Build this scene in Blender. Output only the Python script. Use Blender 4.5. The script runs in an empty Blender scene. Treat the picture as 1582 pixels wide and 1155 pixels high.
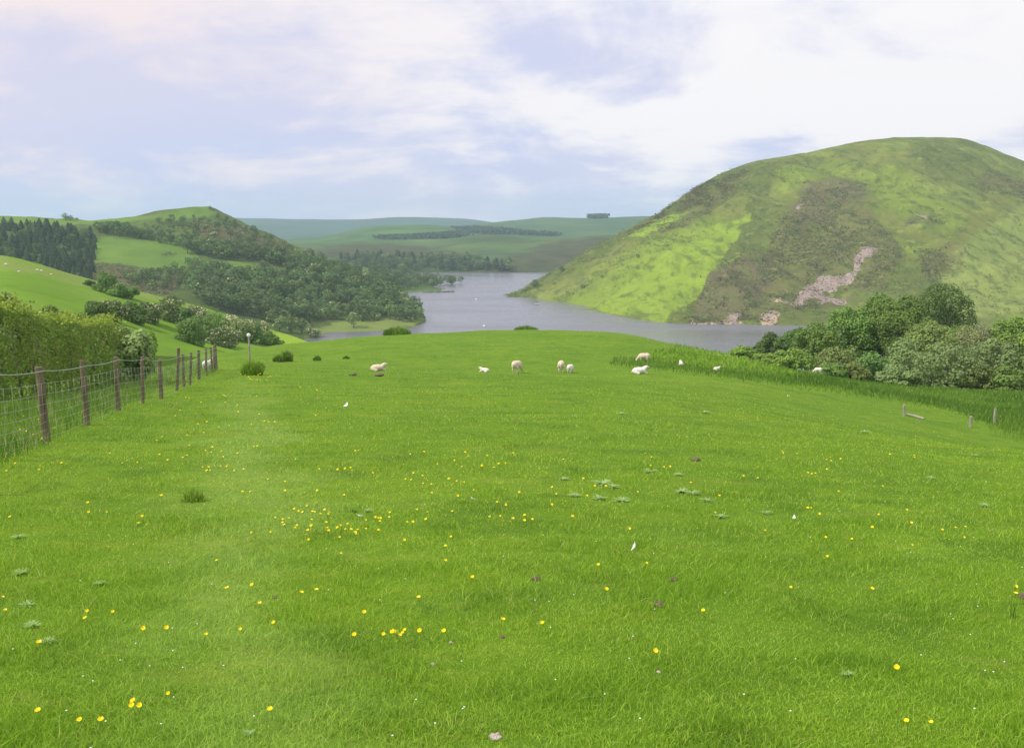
import bpy, math, random
import numpy as np
from mathutils import Vector, Euler
from mathutils.bvhtree import BVHTree
random.seed(7); RNG = np.random.default_rng(7)
C = bpy.context.scene.collection
S = bpy.context.scene
R = math.radians

# ------------------------------------------------------------ camera, world, sun, exposure
PITCH = R(8.8); FPX = 35/36*1582.0
cam = bpy.data.cameras.new('camera'); cam.lens = 35; cam.sensor_width = 36
cam.clip_start = 0.05; cam.clip_end = 40000
camo = bpy.data.objects.new('camera', cam); C.objects.link(camo)
camo.location = (0, 0, 0); camo.rotation_euler = (math.pi/2 - PITCH, 0, 0)
S.camera = camo

SUN_EL = R(50); SUN_AZ = math.atan2(-0.85, -0.30)
sun_dir = Vector((math.sin(SUN_AZ)*math.cos(SUN_EL), math.cos(SUN_AZ)*math.cos(SUN_EL), math.sin(SUN_EL)))
sl = bpy.data.lights.new('sun', 'SUN'); sl.energy = 3.3; sl.angle = R(2.0); sl.color = (1.0, 0.94, 0.82)
so = bpy.data.objects.new('sun', sl); C.objects.link(so)
so.rotation_euler = (-sun_dir).to_track_quat('-Z', 'Y').to_euler()

w = bpy.data.worlds.new("World"); S.world = w; w.use_nodes = True
def build_world():
    nt = w.node_tree; nt.nodes.clear(); N = nt.nodes.new; L = nt.links.new
    out = N('ShaderNodeOutputWorld')
    sky = N('ShaderNodeTexSky'); sky.sky_type = 'NISHITA'; sky.sun_disc = False
    sky.sun_elevation = SUN_EL; sky.sun_rotation = SUN_AZ % (2*math.pi)
    b1 = N('ShaderNodeBackground'); b1.inputs[1].default_value = 0.12; L(sky.outputs[0], b1.inputs[0])
    tc = N('ShaderNodeTexCoord'); sp = N('ShaderNodeSeparateXYZ'); L(tc.outputs['Generated'], sp.inputs[0])
    def M(op, a, b=None, clamp=False):
        m = N('ShaderNodeMath'); m.operation = op; m.use_clamp = clamp
        for i, v in enumerate((a, b)):
            if v is None: continue
            if isinstance(v, (int, float)): m.inputs[i].default_value = v
            else: L(v, m.inputs[i])
        return m.outputs[0]
    z = M('MAXIMUM', sp.outputs[2], 0.0); zz = M('ADD', z, 0.30)
    cx = M('DIVIDE', sp.outputs[0], zz); cy = M('DIVIDE', sp.outputs[1], zz)
    cb = N('ShaderNodeCombineXYZ'); L(cx, cb.inputs[0]); L(cy, cb.inputs[1])
    def noise(scale, det, rough, dist, off):
        mp = N('ShaderNodeMapping'); mp.inputs['Location'].default_value = off; L(cb.outputs[0], mp.inputs[0])
        n = N('ShaderNodeTexNoise'); n.inputs['Scale'].default_value = scale; n.inputs['Detail'].default_value = det
        n.inputs['Roughness'].default_value = rough; n.inputs['Distortion'].default_value = dist
        L(mp.outputs[0], n.inputs['Vector']); return n.outputs[0]
    def mr(v, a, b, c=0.0, d=1.0):
        m = N('ShaderNodeMapRange'); m.interpolation_type = 'SMOOTHSTEP'
        L(v, m.inputs[0]); m.inputs[1].default_value = a; m.inputs[2].default_value = b
        m.inputs[3].default_value = c; m.inputs[4].default_value = d; return m.outputs[0]
    def mix(f, a, b):
        m = N('ShaderNodeMix'); m.data_type = 'RGBA'
        if isinstance(f, (int, float)): m.inputs[0].default_value = f
        else: L(f, m.inputs[0])
        for i, v in ((6, a), (7, b)):
            if isinstance(v, tuple): m.inputs[i].default_value = (*v, 1)
            else: L(v, m.inputs[i])
        return m.outputs[2]
    n1 = noise(1.35, 8, 0.56, 0.5, (3.1, 1.7, 0)); n2 = noise(3.6, 8, 0.62, 0.4, (7.3, 0.4, 2)); n3 = noise(0.45, 2, 0.5, 0, (1.3, 5.4, 4))
    side = mr(sp.outputs[0], -0.45, 0.5, -0.045, 0.085)
    up = mr(sp.outputs[2], 0.0, 0.32, -0.085, 0.05)
    cov = M('ADD', M('ADD', n1, side), up)
    cov2 = M('ADD', M('MULTIPLY', cov, 0.7), M('MULTIPLY', n2, 0.3))
    f = mr(cov2, 0.40, 0.56)
    blue = mix(mr(n3, .4, .6), (0.52, 0.58, 0.80), (0.62, 0.62, 0.77))
    white = mix(mr(sp.outputs[0], -.40, .15), mix(mr(n3, .42, .6), (0.78, 0.73, 0.78), (0.83, 0.73, 0.75)), (0.86, 0.845, 0.86))
    col = mix(f, blue, white)
    b2 = N('ShaderNodeBackground'); L(col, b2.inputs[0]); b2.inputs[1].default_value = 0.94
    ms = N('ShaderNodeMixShader'); L(mr(cov2, 0.2, 0.5, 0.92, 1.0), ms.inputs[0]); L(b1.outputs[0], ms.inputs[1]); L(b2.outputs[0], ms.inputs[2])
    L(ms.outputs[0], out.inputs[0])
build_world()
S.view_settings.view_transform = 'Standard'; S.view_settings.look = 'None'
S.view_settings.exposure = 0.28; S.view_settings.gamma = 1.0; S.view_settings.use_curve_mapping = False
S.render.resolution_x = 1024; S.render.resolution_y = 747
try:
    S.cycles.volume_bounces = 2; S.cycles.max_bounces = 6; S.cycles.diffuse_bounces = 3; S.cycles.transparent_max_bounces = 6
except Exception: pass

# ------------------------------------------------------------ pixel geometry of the photograph (1582 x 1155)
CP, SP_ = math.cos(PITCH), math.sin(PITCH)
def uS(px, py):
    """(x/y, z/y) of the ray through a pixel."""
    a = (np.asarray(px, float)-791.0)/FPX; v = (577.5-np.asarray(py, float))/FPX
    dy = CP + v*SP_; dz = -SP_ + v*CP
    return a/dy, dz/dy
def proj(x, y, z):
    d = y*CP - z*SP_; v = (y*SP_ + z*CP)/d
    return 791 + FPX*x/d, 577.5 - FPX*v
ZW = -60.0
def Ywater(py): return ZW/uS(0, py)[1]

# ------------------------------------------------------------ interpolation and noise
def pchip(xk, yk, x):
    xk = np.asarray(xk, float); yk = np.asarray(yk, float)
    if yk.ndim == 1: yk = yk[:, None]; flat = True
    else: flat = False
    h = np.diff(xk); d = np.diff(yk, axis=0)/h[:, None]
    m = np.zeros_like(yk); m[0] = d[0]; m[-1] = d[-1]
    if len(xk) > 2:
        w1 = (2*h[1:]+h[:-1])[:, None]; w2 = (h[1:]+2*h[:-1])[:, None]
        same = d[1:]*d[:-1] > 0
        with np.errstate(divide='ignore', invalid='ignore'):
            mm = (w1+w2)/(w1/d[:-1]+w2/d[1:])
        m[1:-1] = np.where(same, mm, 0)
    x = np.clip(np.asarray(x, float), xk[0], xk[-1])
    i = np.clip(np.searchsorted(xk, x, side='right')-1, 0, len(xk)-2)
    t = ((x-xk[i])/h[i])
    hh = h[i]
    if not flat or True:
        t = t[:, None]; hh = hh[:, None]
    r = (2*t**3-3*t**2+1)*yk[i] + (t**3-2*t**2+t)*hh*m[i] + (-2*t**3+3*t**2)*yk[i+1] + (t**3-t**2)*hh*m[i+1]
    return r[:, 0] if flat else r
TAB = np.random.default_rng(3).random((256, 256))
def vnoise(x, y, s=0):
    x = np.asarray(x, float)+s*17.3; y = np.asarray(y, float)+s*31.7
    xi = np.floor(x).astype(int); yi = np.floor(y).astype(int); fx = x-xi; fy = y-yi
    fx = fx*fx*(3-2*fx); fy = fy*fy*(3-2*fy)
    g = lambda a, b: TAB[a & 255, b & 255]
    return (g(xi, yi)*(1-fx)+g(xi+1, yi)*fx)*(1-fy) + (g(xi, yi+1)*(1-fx)+g(xi+1, yi+1)*fx)*fy - .5
def fbm(x, y, o=4, s=0):
    r = 0
    for k in range(o): r = r + vnoise(x*2**k, y*2**k, s+k)*0.5**k
    return r
def sstep(a, b, v):
    t = np.clip((v-a)/(b-a), 0, 1); return t*t*(3-2*t)
def polysd(px, py, poly):
    """signed distance, positive inside"""
    px = np.asarray(px, float); py = np.asarray(py, float)
    d = np.full(px.shape, 1e9); ins = np.zeros(px.shape, bool)
    P = list(poly)
    for (x0, y0), (x1, y1) in zip(P, P[1:]+P[:1]):
        ex, ey = x1-x0, y1-y0; L2 = ex*ex+ey*ey+1e-9
        t = np.clip(((px-x0)*ex+(py-y0)*ey)/L2, 0, 1)
        d = np.minimum(d, np.hypot(px-x0-t*ex, py-y0-t*ey))
        c = ((y0 > py) != (y1 > py)) & (px < (x1-x0)*(py-y0)/((y1-y0) if y1 != y0 else 1e-9)+x0)
        ins ^= c
    return np.where(ins, d, -d)

# ------------------------------------------------------------ mesh helpers
def mesh_np(name, V, F, mats=(), attrs=None, smooth=True, mi=None):
    V = np.asarray(V, np.float32); F = np.asarray(F, np.int32)
    me = bpy.data.meshes.new(name)
    nf, k = F.shape
    me.vertices.add(len(V)); me.vertices.foreach_set('co', V.ravel())
    me.loops.add(nf*k); me.loops.foreach_set('vertex_index', F.ravel())
    me.polygons.add(nf); me.polygons.foreach_set('loop_start', np.arange(0, nf*k, k, dtype=np.int32))
    if mi is not None: me.polygons.foreach_set('material_index', np.asarray(mi, np.int32))
    me.polygons.foreach_set('use_smooth', np.full(nf, smooth, bool))
    for kx, v in (attrs or {}).items():
        a = me.attributes.new(kx, 'FLOAT', 'POINT'); a.data.foreach_set('value', np.asarray(v, np.float32))
    for m in mats: me.materials.append(m)
    me.update(calc_edges=True)
    return me
def link(name, me, parent=None, loc=(0, 0, 0)):
    o = bpy.data.objects.new(name, me); C.objects.link(o)
    o.location = loc
    if parent: o.parent = parent
    return o
def tag(o, label, cat, group=None, kind=None):
    o['label'] = label; o['category'] = cat
    if group: o['group'] = group
    if kind: o['kind'] = kind
    return o
def empty(name, loc, rz=0.0, s=1.0):
    o = bpy.data.objects.new(name, None); C.objects.link(o)
    o.location = loc; o.rotation_euler = (0, 0, rz); o.scale = (s, s, s) if not isinstance(s, tuple) else s
    o.empty_display_size = 0.1
    return o
class MB:
    def __init__(s): s.V = []; s.F = []; s.M = []; s.n = 0
    def add(s, V, F, m=0):
        V = np.asarray(V, float); s.V.append(V)
        for f in F: s.F.append([i+s.n for i in f]); s.M.append(m)
        s.n += len(V)
    def tube(s, pts, rad, seg=7, m=0, cap=True):
        pts = [Vector(p) for p in pts]; V = []; F = []
        for i, p in enumerate(pts):
            d = (pts[min(i+1, len(pts)-1)]-pts[max(i-1, 0)]).normalized()
            a = d.cross(Vector((0.13, 0.97, 0.2))); 
            if a.length < .1: a = d.cross(Vector((1, 0, 0)))
            a.normalize(); b = d.cross(a)
            r = rad[i] if hasattr(rad, '__len__') else rad
            for k in range(seg):
                t = 2*math.pi*k/seg; V.append(p+(a*math.cos(t)+b*math.sin(t))*r)
        for i in range(len(pts)-1):
            for k in range(seg):
                F.append([i*seg+k, i*seg+(k+1) % seg, (i+1)*seg+(k+1) % seg, (i+1)*seg+k])
        if cap:
            F.append(list(range(seg))[::-1]); F.append([(len(pts)-1)*seg+k for k in range(seg)])
        s.add(V, F, m)
    def ell(s, c, r, rot=(0, 0, 0), nu=10, nv=7, m=0):
        E = Euler(rot).to_matrix(); V = []; F = []
        for j in range(nv+1):
            ph = math.pi*j/nv
            for i in range(nu):
                t = 2*math.pi*i/nu
                V.append(E @ Vector((r[0]*math.sin(ph)*math.cos(t), r[1]*math.sin(ph)*math.sin(t), r[2]*math.cos(ph)))+Vector(c))
        for j in range(nv):
            for i in range(nu):
                F.append([j*nu+i, (j+1)*nu+i, (j+1)*nu+(i+1) % nu, j*nu+(i+1) % nu])
        s.add(V, F, m)
    def mesh(s, name, mats, smooth=True):
        me = bpy.data.meshes.new(name); me.from_pydata([tuple(v) for v in np.concatenate(s.V)], [], s.F)
        for m in mats: me.materials.append(m)
        me.polygons.foreach_set('material_index', s.M)
        me.polygons.foreach_set('use_smooth', [smooth]*len(s.F)); me.update()
        return me

# ------------------------------------------------------------ materials
class NT:
    def __init__(s, name, rough=0.9, spec=0.2):
        s.m = bpy.data.materials.new(name); s.m.use_nodes = True; s.t = s.m.node_tree
        s.b = s.t.nodes['Principled BSDF']; s.b.inputs['Roughness'].default_value = rough
        s.b.inputs['Specular IOR Level'].default_value = spec
        s.tc = s.t.nodes.new('ShaderNodeTexCoord')
    def N(s, t): return s.t.nodes.new(t)
    def L(s, a, b): s.t.links.new(a, b)
    def noise(s, scale, det=3, rough=.55, stretch=None, off=(0, 0, 0), dist=0):
        n = s.N('ShaderNodeTexNoise'); n.inputs['Scale'].default_value = scale; n.inputs['Detail'].default_value = det
        n.inputs['Roughness'].default_value = rough; n.inputs['Distortion'].default_value = dist
        mp = s.N('ShaderNodeMapping'); mp.inputs['Location'].default_value = off
        if stretch: mp.inputs['Scale'].default_value = stretch
        s.L(s.tc.outputs['Object'], mp.inputs[0]); s.L(mp.outputs[0], n.inputs['Vector'])
        return n.outputs[0]
    def mr(s, v, a, b, c=0., d=1.):
        m = s.N('ShaderNodeMapRange'); s.L(v, m.inputs[0])
        for i, q in enumerate((a, b, c, d)): m.inputs[i+1].default_value = q
        return m.outputs[0]
    def mix(s, f, a, b):
        m = s.N('ShaderNodeMix'); m.data_type = 'RGBA'
        if isinstance(f, (int, float)): m.inputs[0].default_value = f
        else: s.L(f, m.inputs[0])
        for i, v in ((6, a), (7, b)):
            if isinstance(v, tuple): m.inputs[i].default_value = (*v, 1)
            else: s.L(v, m.inputs[i])
        return m.outputs[2]
    def math(s, op, a, b, clamp=False):
        m = s.N('ShaderNodeMath'); m.operation = op; m.use_clamp = clamp
        for i, v in enumerate((a, b)):
            if isinstance(v, (int, float)): m.inputs[i].default_value = v
            else: s.L(v, m.inputs[i])
        return m.outputs[0]
    def attr(s, n):
        a = s.N('ShaderNodeAttribute'); a.attribute_name = n; return a.outputs['Fac']
    def color(s, c):
        if isinstance(c, tuple): s.b.inputs['Base Color'].default_value = (*c, 1)
        else: s.L(c, s.b.inputs['Base Color'])
        return s
    def bump(s, h, strength=.5, dist=.1):
        b = s.N('ShaderNodeBump'); b.inputs['Strength'].default_value = strength; b.inputs['Distance'].default_value = dist
        s.L(h, b.inputs['Height']); s.L(b.outputs[0], s.b.inputs['Normal']); return s
    def translucent(s, col, fac=.3):
        # a thin leaf reflects about as much light as it lets through
        t = s.N('ShaderNodeBsdfTranslucent'); hv = s.N('ShaderNodeHueSaturation'); hv.inputs['Value'].default_value = fac
        if isinstance(col, tuple): hv.inputs['Color'].default_value = (*col, 1)
        else: s.L(col, hv.inputs['Color'])
        s.L(hv.outputs[0], t.inputs[0])
        m = s.N('ShaderNodeAddShader')
        o = s.t.nodes['Material Output']; s.L(s.b.outputs[0], m.inputs[0]); s.L(t.outputs[0], m.inputs[1]); s.L(m.outputs[0], o.inputs[0])
        return s

def grass_color(n):
    """pasture colour field shared by the soil sheet and the blades"""
    a = n.mr(n.noise(0.33, 4, .6), .36, .64); b = n.mr(n.noise(1.7, 3, .6, off=(9, 2, 0)), .35, .65)
    c = n.mr(n.noise(0.09, 3, .5, off=(3, 8, 0)), .38, .62)
    col = n.mix(a, (.094, .184, .010), (.150, .248, .014))
    col = n.mix(n.math('MULTIPLY', b, .45), col, (.095, .215, .018))
    col = n.mix(n.math('MULTIPLY', c, .4), col, (.185, .280, .020))
    mo = n.mr(n.noise(.8, 6, .7, off=(5, 1, 2)), .50, .66); col = n.mix(n.math('MULTIPLY', mo, .75), col, (.058, .130, .012))
    st = n.mr(n.noise(2.2, 6, .75, off=(1, 9, 2)), .58, .70); col = n.mix(n.math('MULTIPLY', st, .6), col, (.230, .280, .055))
    sx = n.N('ShaderNodeSeparateXYZ'); n.L(n.tc.outputs['Object'], sx.inputs[0])
    off = n.math('ADD', sx.outputs[0], n.math('MULTIPLY', sx.outputs[1], .27)); off = n.math('ADD', off, n.mr(n.noise(.5, 3, .6), .3, .7, -.7, .7))
    tr = n.mr(n.math('ABSOLUTE', off, 0), .15, .9, .6, 0)
    tr = n.math('MULTIPLY', tr, n.mr(sx.outputs[1], 18, 45, 1, 0)); tr = n.math('MAXIMUM', tr, 0)
    return n.mix(tr, col, (.225, .330, .070))
def m_ground():
    n = NT('pasture soil and sward', .95, .1)
    col = grass_color(n)
    fine = n.mr(n.noise(9, 3, .7), .35, .65)
    col = n.mix(n.math('MULTIPLY', fine, .55), col, (.080, .170, .010))
    straw = n.mr(n.noise(2.6, 5, .7, off=(1, 1, 4)), .60, .72)
    col = n.mix(n.math('MULTIPLY', straw, .35), col, (.26, .28, .07))
    far = n.mr(n.noise(0.5, 5, .7, stretch=(.35, 1, 1), off=(4, 4, 1)), .5, .7)
    col = n.mix(n.math('MULTIPLY', far, .35), col, (.090, .175, .01))
    straw2 = n.mr(n.noise(.8, 6, .75, stretch=(.5, 1, 1), off=(8, 1, 3)), .55, .72); col = n.mix(n.math('MULTIPLY', straw2, .5), col, (.230, .270, .040))
    n.color(col); n.bump(n.noise(6, 6, .75), .6, .08)
    return n.m
def m_blade(name, dark, light, dry=(.30, .32, .10), pasture=False):
    n = NT(name, .7, .06); t = n.attr('tint')
    if pasture:
        col = grass_color(n); col = n.mix(n.mr(t, 0, .45, .6, 0), col, dark); col = n.mix(n.mr(t, .35, 1, 0, .75), col, light)
    else: col = n.mix(t, dark, light)
    col = n.mix(n.attr('dry'), col, dry)
    n.color(col); n.translucent(col, .75)
    return n.m
def m_leaf(name, dark, light, flower=(.75, .72, .58), tr=.52):
    n = NT(name, .7, .12); col = n.mix(n.attr('tint'), dark, light)
    oi = n.N('ShaderNodeObjectInfo'); hs = n.N('ShaderNodeHueSaturation'); n.L(col, hs.inputs['Color'])
    hs.inputs['Saturation'].default_value = .90; n.L(n.mr(oi.outputs['Random'], 0, 1, .492, .506), hs.inputs['Hue']); n.L(n.mr(oi.outputs['Random'], 0, 1, .82, 1.2), hs.inputs['Value']); col = hs.outputs[0]; col = n.mix(n.attr('flower'), col, flower)
    n.color(col); n.translucent(col, tr); return n.m
def m_bark(name='bark', a=(.09, .075, .055), b=(.18, .16, .13)):
    n = NT(name, .9); n.color(n.mix(n.mr(n.noise(5, 4, .7, stretch=(1, 1, .2)), .35, .65), a, b)); return n.m
def m_plain(name, a, b, scale=6, rough=.85, stretch=None, bump=.3, bd=.01):
    n = NT(name, rough); f = n.noise(scale, 5, .65, stretch=stretch)
    n.color(n.mix(n.mr(f, .35, .65), a, b)); n.bump(f, bump, bd); return n.m
def m_terrain(name, layers, bump_scale=.25, bump_d=1.2, rough=.97):
    """layers: ('base',a,b,scale) then ('noise',col,scale,lo,hi,amt[,stretch]) or ('attr',name,colA,colB,scale,amt)"""
    n = NT(name, rough, .05); col = None
    for l in layers:
        if l[0] == 'base': col = n.mix(n.mr(n.noise(l[3], 5, .6), .38, .62), l[1], l[2])
        elif l[0] == 'noise':
            f = n.mr(n.noise(l[2], 5, .65, stretch=(l[6] if len(l) > 6 else None), off=(len(n.t.nodes)*1.7, 3, 1)), l[3], l[4])
            col = n.mix(n.math('MULTIPLY', f, l[5]), col, l[1])
        else:
            c = n.mix(n.mr(n.noise(l[4], 5, .7, off=(len(n.t.nodes)*2.3, 1, 2)), .38, .62), l[2], l[3])
            e = n.math('ADD', n.attr(l[1]), n.mr(n.noise(l[4]*.7, 5, .7, off=(2, len(n.t.nodes), 2)), .3, .7, -.30, .30))
            e = n.mr(e, .28, .78) if l[1] not in ('rock', 'sand') else n.mr(e, .4, .6); col = n.mix(n.math('MULTIPLY', e, l[5]), col, c)
    n.color(col); n.bump(n.noise(bump_scale, 8, .7), .7, bump_d)
    return n.m

# ------------------------------------------------------------ the near pasture (height field)
COLS = [
 (-900, [(50, 573), (75, 590), (100, 615), (150, 650), (200, 670)]),
 (0,    [(50, 574), (75, 590), (100, 600), (150, 610), (200, 620)]),
 (240,  [(50, 573), (62, 571), (75, 572), (100, 575), (150, 588), (200, 610)]),
 (335,  [(50, 573), (75, 561), (100, 549), (115, 546), (130, 549), (150, 560), (200, 600)]),
 (470,  [(50, 577), (75, 566), (100, 543), (122, 528), (135, 529), (150, 537), (200, 590)]),
 (600,  [(50, 581), (75, 570), (100, 538), (125, 518), (140, 519), (155, 528), (200, 580)]),
 (830,  [(50, 585), (75, 574), (100, 536), (125, 513), (138, 511), (155, 518), (200, 570)]),
 (950,  [(50, 590), (75, 573), (95, 548), (120, 520), (135, 515), (150, 521), (200, 575)]),
 (1040, [(50, 597), (75, 577), (95, 555), (120, 535), (135, 531), (150, 537), (200, 585)]),
 (1130, [(50, 608), (75, 584), (95, 563), (120, 550), (130, 549), (150, 558), (200, 600)]),
 (1260, [(50, 634), (70, 607), (85, 590), (100, 582), (115, 580), (140, 586), (200, 605)]),
 (1400, [(45, 668), (60, 641), (80, 613), (95, 602), (108, 599), (140, 604), (200, 620)]),
 (1582, [(45, 702), (60, 662), (80, 628), (95, 612), (108, 606), (140, 612), (200, 628)]),
 (2300, [(45, 760), (60, 710), (80, 680), (95, 665), (108, 660), (140, 665), (200, 680)]),
]
YT = np.array([-10, 6, 12, 20, 30, 40, 50, 60, 68, 75, 82, 90, 98, 106, 115, 125, 135, 145, 160, 180, 200, 260, 330, 450], float)
_cu = []; _cz = []
for px, prof in COLS:
    Yk = [p[0] for p in prof]; zk = [p[0]*uS(px, p[1])[1] for p in prof]
    dz = [z-(-1.6-.12*y) for y, z in zip(Yk, zk)]
    kk = [-10, 8, 14]+Yk+[260, 330, 450]; vv = [0, 0, dz[0]*.06]+dz+[(-50)-(-1.6-.12*260), (-64)-(-1.6-.12*330), (-70)-(-1.6-.12*450)]
    _cu.append(float(uS(px, 560)[0])); _cz.append(pchip(kk, vv, YT))
_cz = np.array(_cz).T     # [Y, col]
_cu = np.array(_cu)
_uf = np.linspace(_cu[0], _cu[-1], 500); _yf = np.concatenate([np.linspace(-10, 60, 141), np.linspace(60.5, 180, 240), np.linspace(182, 450, 90)])
_tab = pchip(_cu, pchip(YT, _cz, _yf).T, _uf).T     # [yf, uf]
# soften the joins between control columns
_k = np.exp(-np.linspace(-2, 2, 17)**2); _k /= _k.sum()
_tab = np.array([np.convolve(np.pad(r, 8, mode='edge'), _k, mode='valid') for r in _tab])
def zfield(x, y):
    x = np.atleast_1d(np.asarray(x, float)); y = np.atleast_1d(np.asarray(y, float))
    u = x/np.maximum(y, 10)
    fi = np.clip((u-_uf[0])/(_uf[1]-_uf[0]), 0, len(_uf)-1.001); fj = np.clip(np.interp(y, _yf, np.arange(len(_yf))), 0, len(_yf)-1.001)
    i = fi.astype(int); j = fj.astype(int); a = fi-i; b = fj-j
    d = (_tab[j, i]*(1-a)+_tab[j, i+1]*a)*(1-b)+(_tab[j+1, i]*(1-a)+_tab[j+1, i+1]*a)*b
    n = fbm(x*.12, y*.12, 3, 5)*.30*sstep(2, 20, y)+fbm(x*.9, y*.9, 3, 8)*.05
    return -1.6-.12*y+d+n
def zf(x, y): return float(zfield(x, y)[0])
def on_field(px, py):
    """first point where the pixel's ray meets the pasture"""
    u, s = uS(px, py); Y = np.concatenate([np.arange(2, 30, .05), np.arange(30, 190, .2)])
    z = zfield(u*Y, Y); k = np.argmax(z >= s*Y)
    if not (z >= s*Y).any(): k = np.argmin(s*Y-z)
    return float(u*Y[k]), float(Y[k]), float(z[k])
def at_field(px, Y):
    u = float(uS(px, 560)[0]); return u*Y, Y, zf(u*Y, Y)

def build_ground():
    ys = np.concatenate([np.linspace(-9, 3, 20), np.linspace(3, 60, 230)[1:], np.linspace(60, 180, 220)[1:], np.linspace(180, 440, 60)[1:]])
    us = np.sinh(np.linspace(-2.3, 2.3, 300))/np.sinh(2.3)*1.5
    X = us[None, :]*(np.maximum(ys, -2)[:, None]+7); Y = np.repeat(ys[:, None], len(us), 1)
    Z = zfield(X.ravel(), Y.ravel()).reshape(X.shape)
    V = np.stack([X, Y, Z], -1).reshape(-1, 3); nr, nc = X.shape
    i = (np.arange(nr-1)[:, None]*nc+np.arange(nc-1)[None, :]).ravel()
    F = np.stack([i, i+1, i+nc+1, i+nc], 1)
    o = link('ground', mesh_np('ground', V, F, [m_ground()]))
    tag(o, 'close-cropped bright green pasture sloping down from the viewer', 'pasture', kind='structure')
build_ground()

# ------------------------------------------------------------ hills
BV = {}; HAZE_TOP = 105
def patch(name, lines, px0, px1, step, rows, mat, masks=None, amp=(3, 60, .8, 14), back=(250, 120), seed=0, front=12, warp=1.0, gully=0):
    pxs = np.arange(px0, px1+.1, step)
    PY = []; YY = []
    for ln in lines:
        k = [p[0] for p in ln]; py = [p[1] for p in ln]
        y = [(p[2] if len(p) > 2 else float(Ywater(p[1]))) for p in ln]
        PY.append(pchip(k, py, pxs)); YY.append(pchip(k, y, pxs))
    PY = np.array(PY); YY = np.array(YY); n = len(lines)
    t = np.linspace(0, n-1, rows)
    py = pchip(np.arange(n), PY, t); yy = pchip(np.arange(n), YY, t)
    u, s = uS(pxs[None, :], py); x = u*yy; z = s*yy
    e = sstep(0, .25, t)[:, None]
    damp = (1-.6*sstep(.7, 1, t/t[-1]))[:, None] if gully else 1
    z = z + e*damp*(fbm(x/amp[1], yy/amp[1], 3, seed)*amp[0]+fbm(x/amp[3], yy/amp[3], 3, seed+9)*amp[2])
    if gully: z = z + e*(1-sstep(.62, .93, t/t[-1]))[:, None]*(np.abs(fbm(x/42+yy/160, yy/190, 3, seed+5))*-gully+gully*.25)
    # a skirt below the front edge, a falling slope behind the crest
    fx, fy, fz = x[0]*.985, yy[0]*.985, z[0]-front
    bx, by, bz = [], [], []
    for q in np.linspace(.08, 1, 9):
        k = 1+q*back[0]/yy[-1]; bx.append(x[-1]*k); by.append(yy[-1]*k); bz.append(z[-1]-back[1]*q**1.35)
    X = np.vstack([fx[None], x, np.array(bx)]); Y = np.vstack([fy[None], yy, np.array(by)]); Z = np.vstack([fz[None], z, np.array(bz)])
    P = np.vstack([py[:1], py, np.repeat(py[-1:], 9, 0)]); nr, nc = X.shape
    at = {}
    PXg = np.repeat(pxs[None, :], nr, 0)
    for k, polys in (masks or {}).items():
        m = np.zeros(X.shape); wx = warp*(fbm(X/26, Y/26, 4, 51)*14); wy = warp*(fbm(X/26, Y/26, 4, 71)*9)
        if k in ('rock', 'sand', 'edge', 'hay', 'spit'): wx, wy = wx*.2+7*fbm(X/5, Y/5, 3, 33), wy*.2+5*fbm(X/5, Y/5, 3, 37)
        for pl, soft in polys: m = np.maximum(m, sstep(-soft, soft, polysd(PXg+wx, P+wy, pl)))
        at[k] = m.ravel()
    V = np.stack([X, Y, Z], -1).reshape(-1, 3)
    i = (np.arange(nr-1)[:, None]*nc+np.arange(nc-1)[None, :]).ravel(); F = np.stack([i, i+1, i+nc+1, i+nc], 1)
    o = link(name, mesh_np(name, V, F, [mat], at))
    BV[name] = BVHTree.FromPolygons(V.tolist(), F.tolist())
    return o
def hit(name, px, py):
    u, s = uS(px, py); d = Vector((float(u), 1, float(s))).normalized()
    h = BV[name].ray_cast(Vector((0, 0, 0)), d)[0]
    return h
def drop(name, x, y):
    return BV[name].ray_cast(Vector((x, y, 500)), Vector((0, 0, -1)))[0]

# far ridge on the skyline
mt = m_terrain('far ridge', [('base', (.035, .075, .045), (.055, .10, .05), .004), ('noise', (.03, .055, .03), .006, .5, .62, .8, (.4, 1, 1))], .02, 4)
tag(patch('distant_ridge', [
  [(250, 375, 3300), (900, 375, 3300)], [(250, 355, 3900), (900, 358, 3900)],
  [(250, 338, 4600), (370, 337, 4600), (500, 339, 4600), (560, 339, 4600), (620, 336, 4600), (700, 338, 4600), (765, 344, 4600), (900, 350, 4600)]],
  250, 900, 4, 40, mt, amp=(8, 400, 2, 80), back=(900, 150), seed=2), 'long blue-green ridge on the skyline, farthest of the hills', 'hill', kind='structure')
# plateau with dark plantations
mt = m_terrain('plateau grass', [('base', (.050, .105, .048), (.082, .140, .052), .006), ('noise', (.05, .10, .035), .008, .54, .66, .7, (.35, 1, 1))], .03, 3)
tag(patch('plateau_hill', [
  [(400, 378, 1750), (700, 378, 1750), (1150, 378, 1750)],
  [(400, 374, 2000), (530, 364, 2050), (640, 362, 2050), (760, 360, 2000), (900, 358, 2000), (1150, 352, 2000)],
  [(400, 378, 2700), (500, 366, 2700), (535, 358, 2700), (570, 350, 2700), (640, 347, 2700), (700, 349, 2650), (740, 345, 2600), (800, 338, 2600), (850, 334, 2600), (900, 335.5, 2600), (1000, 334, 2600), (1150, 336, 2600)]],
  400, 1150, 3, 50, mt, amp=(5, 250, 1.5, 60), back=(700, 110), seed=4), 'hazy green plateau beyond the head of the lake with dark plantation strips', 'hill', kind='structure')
mt = m_terrain('rolling grass', [('base', (.060, .125, .035), (.095, .170, .040), .008), ('noise', (.04, .08, .03), .01, .5, .6, .8, (.5, 1, 1))], .04, 2)
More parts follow.
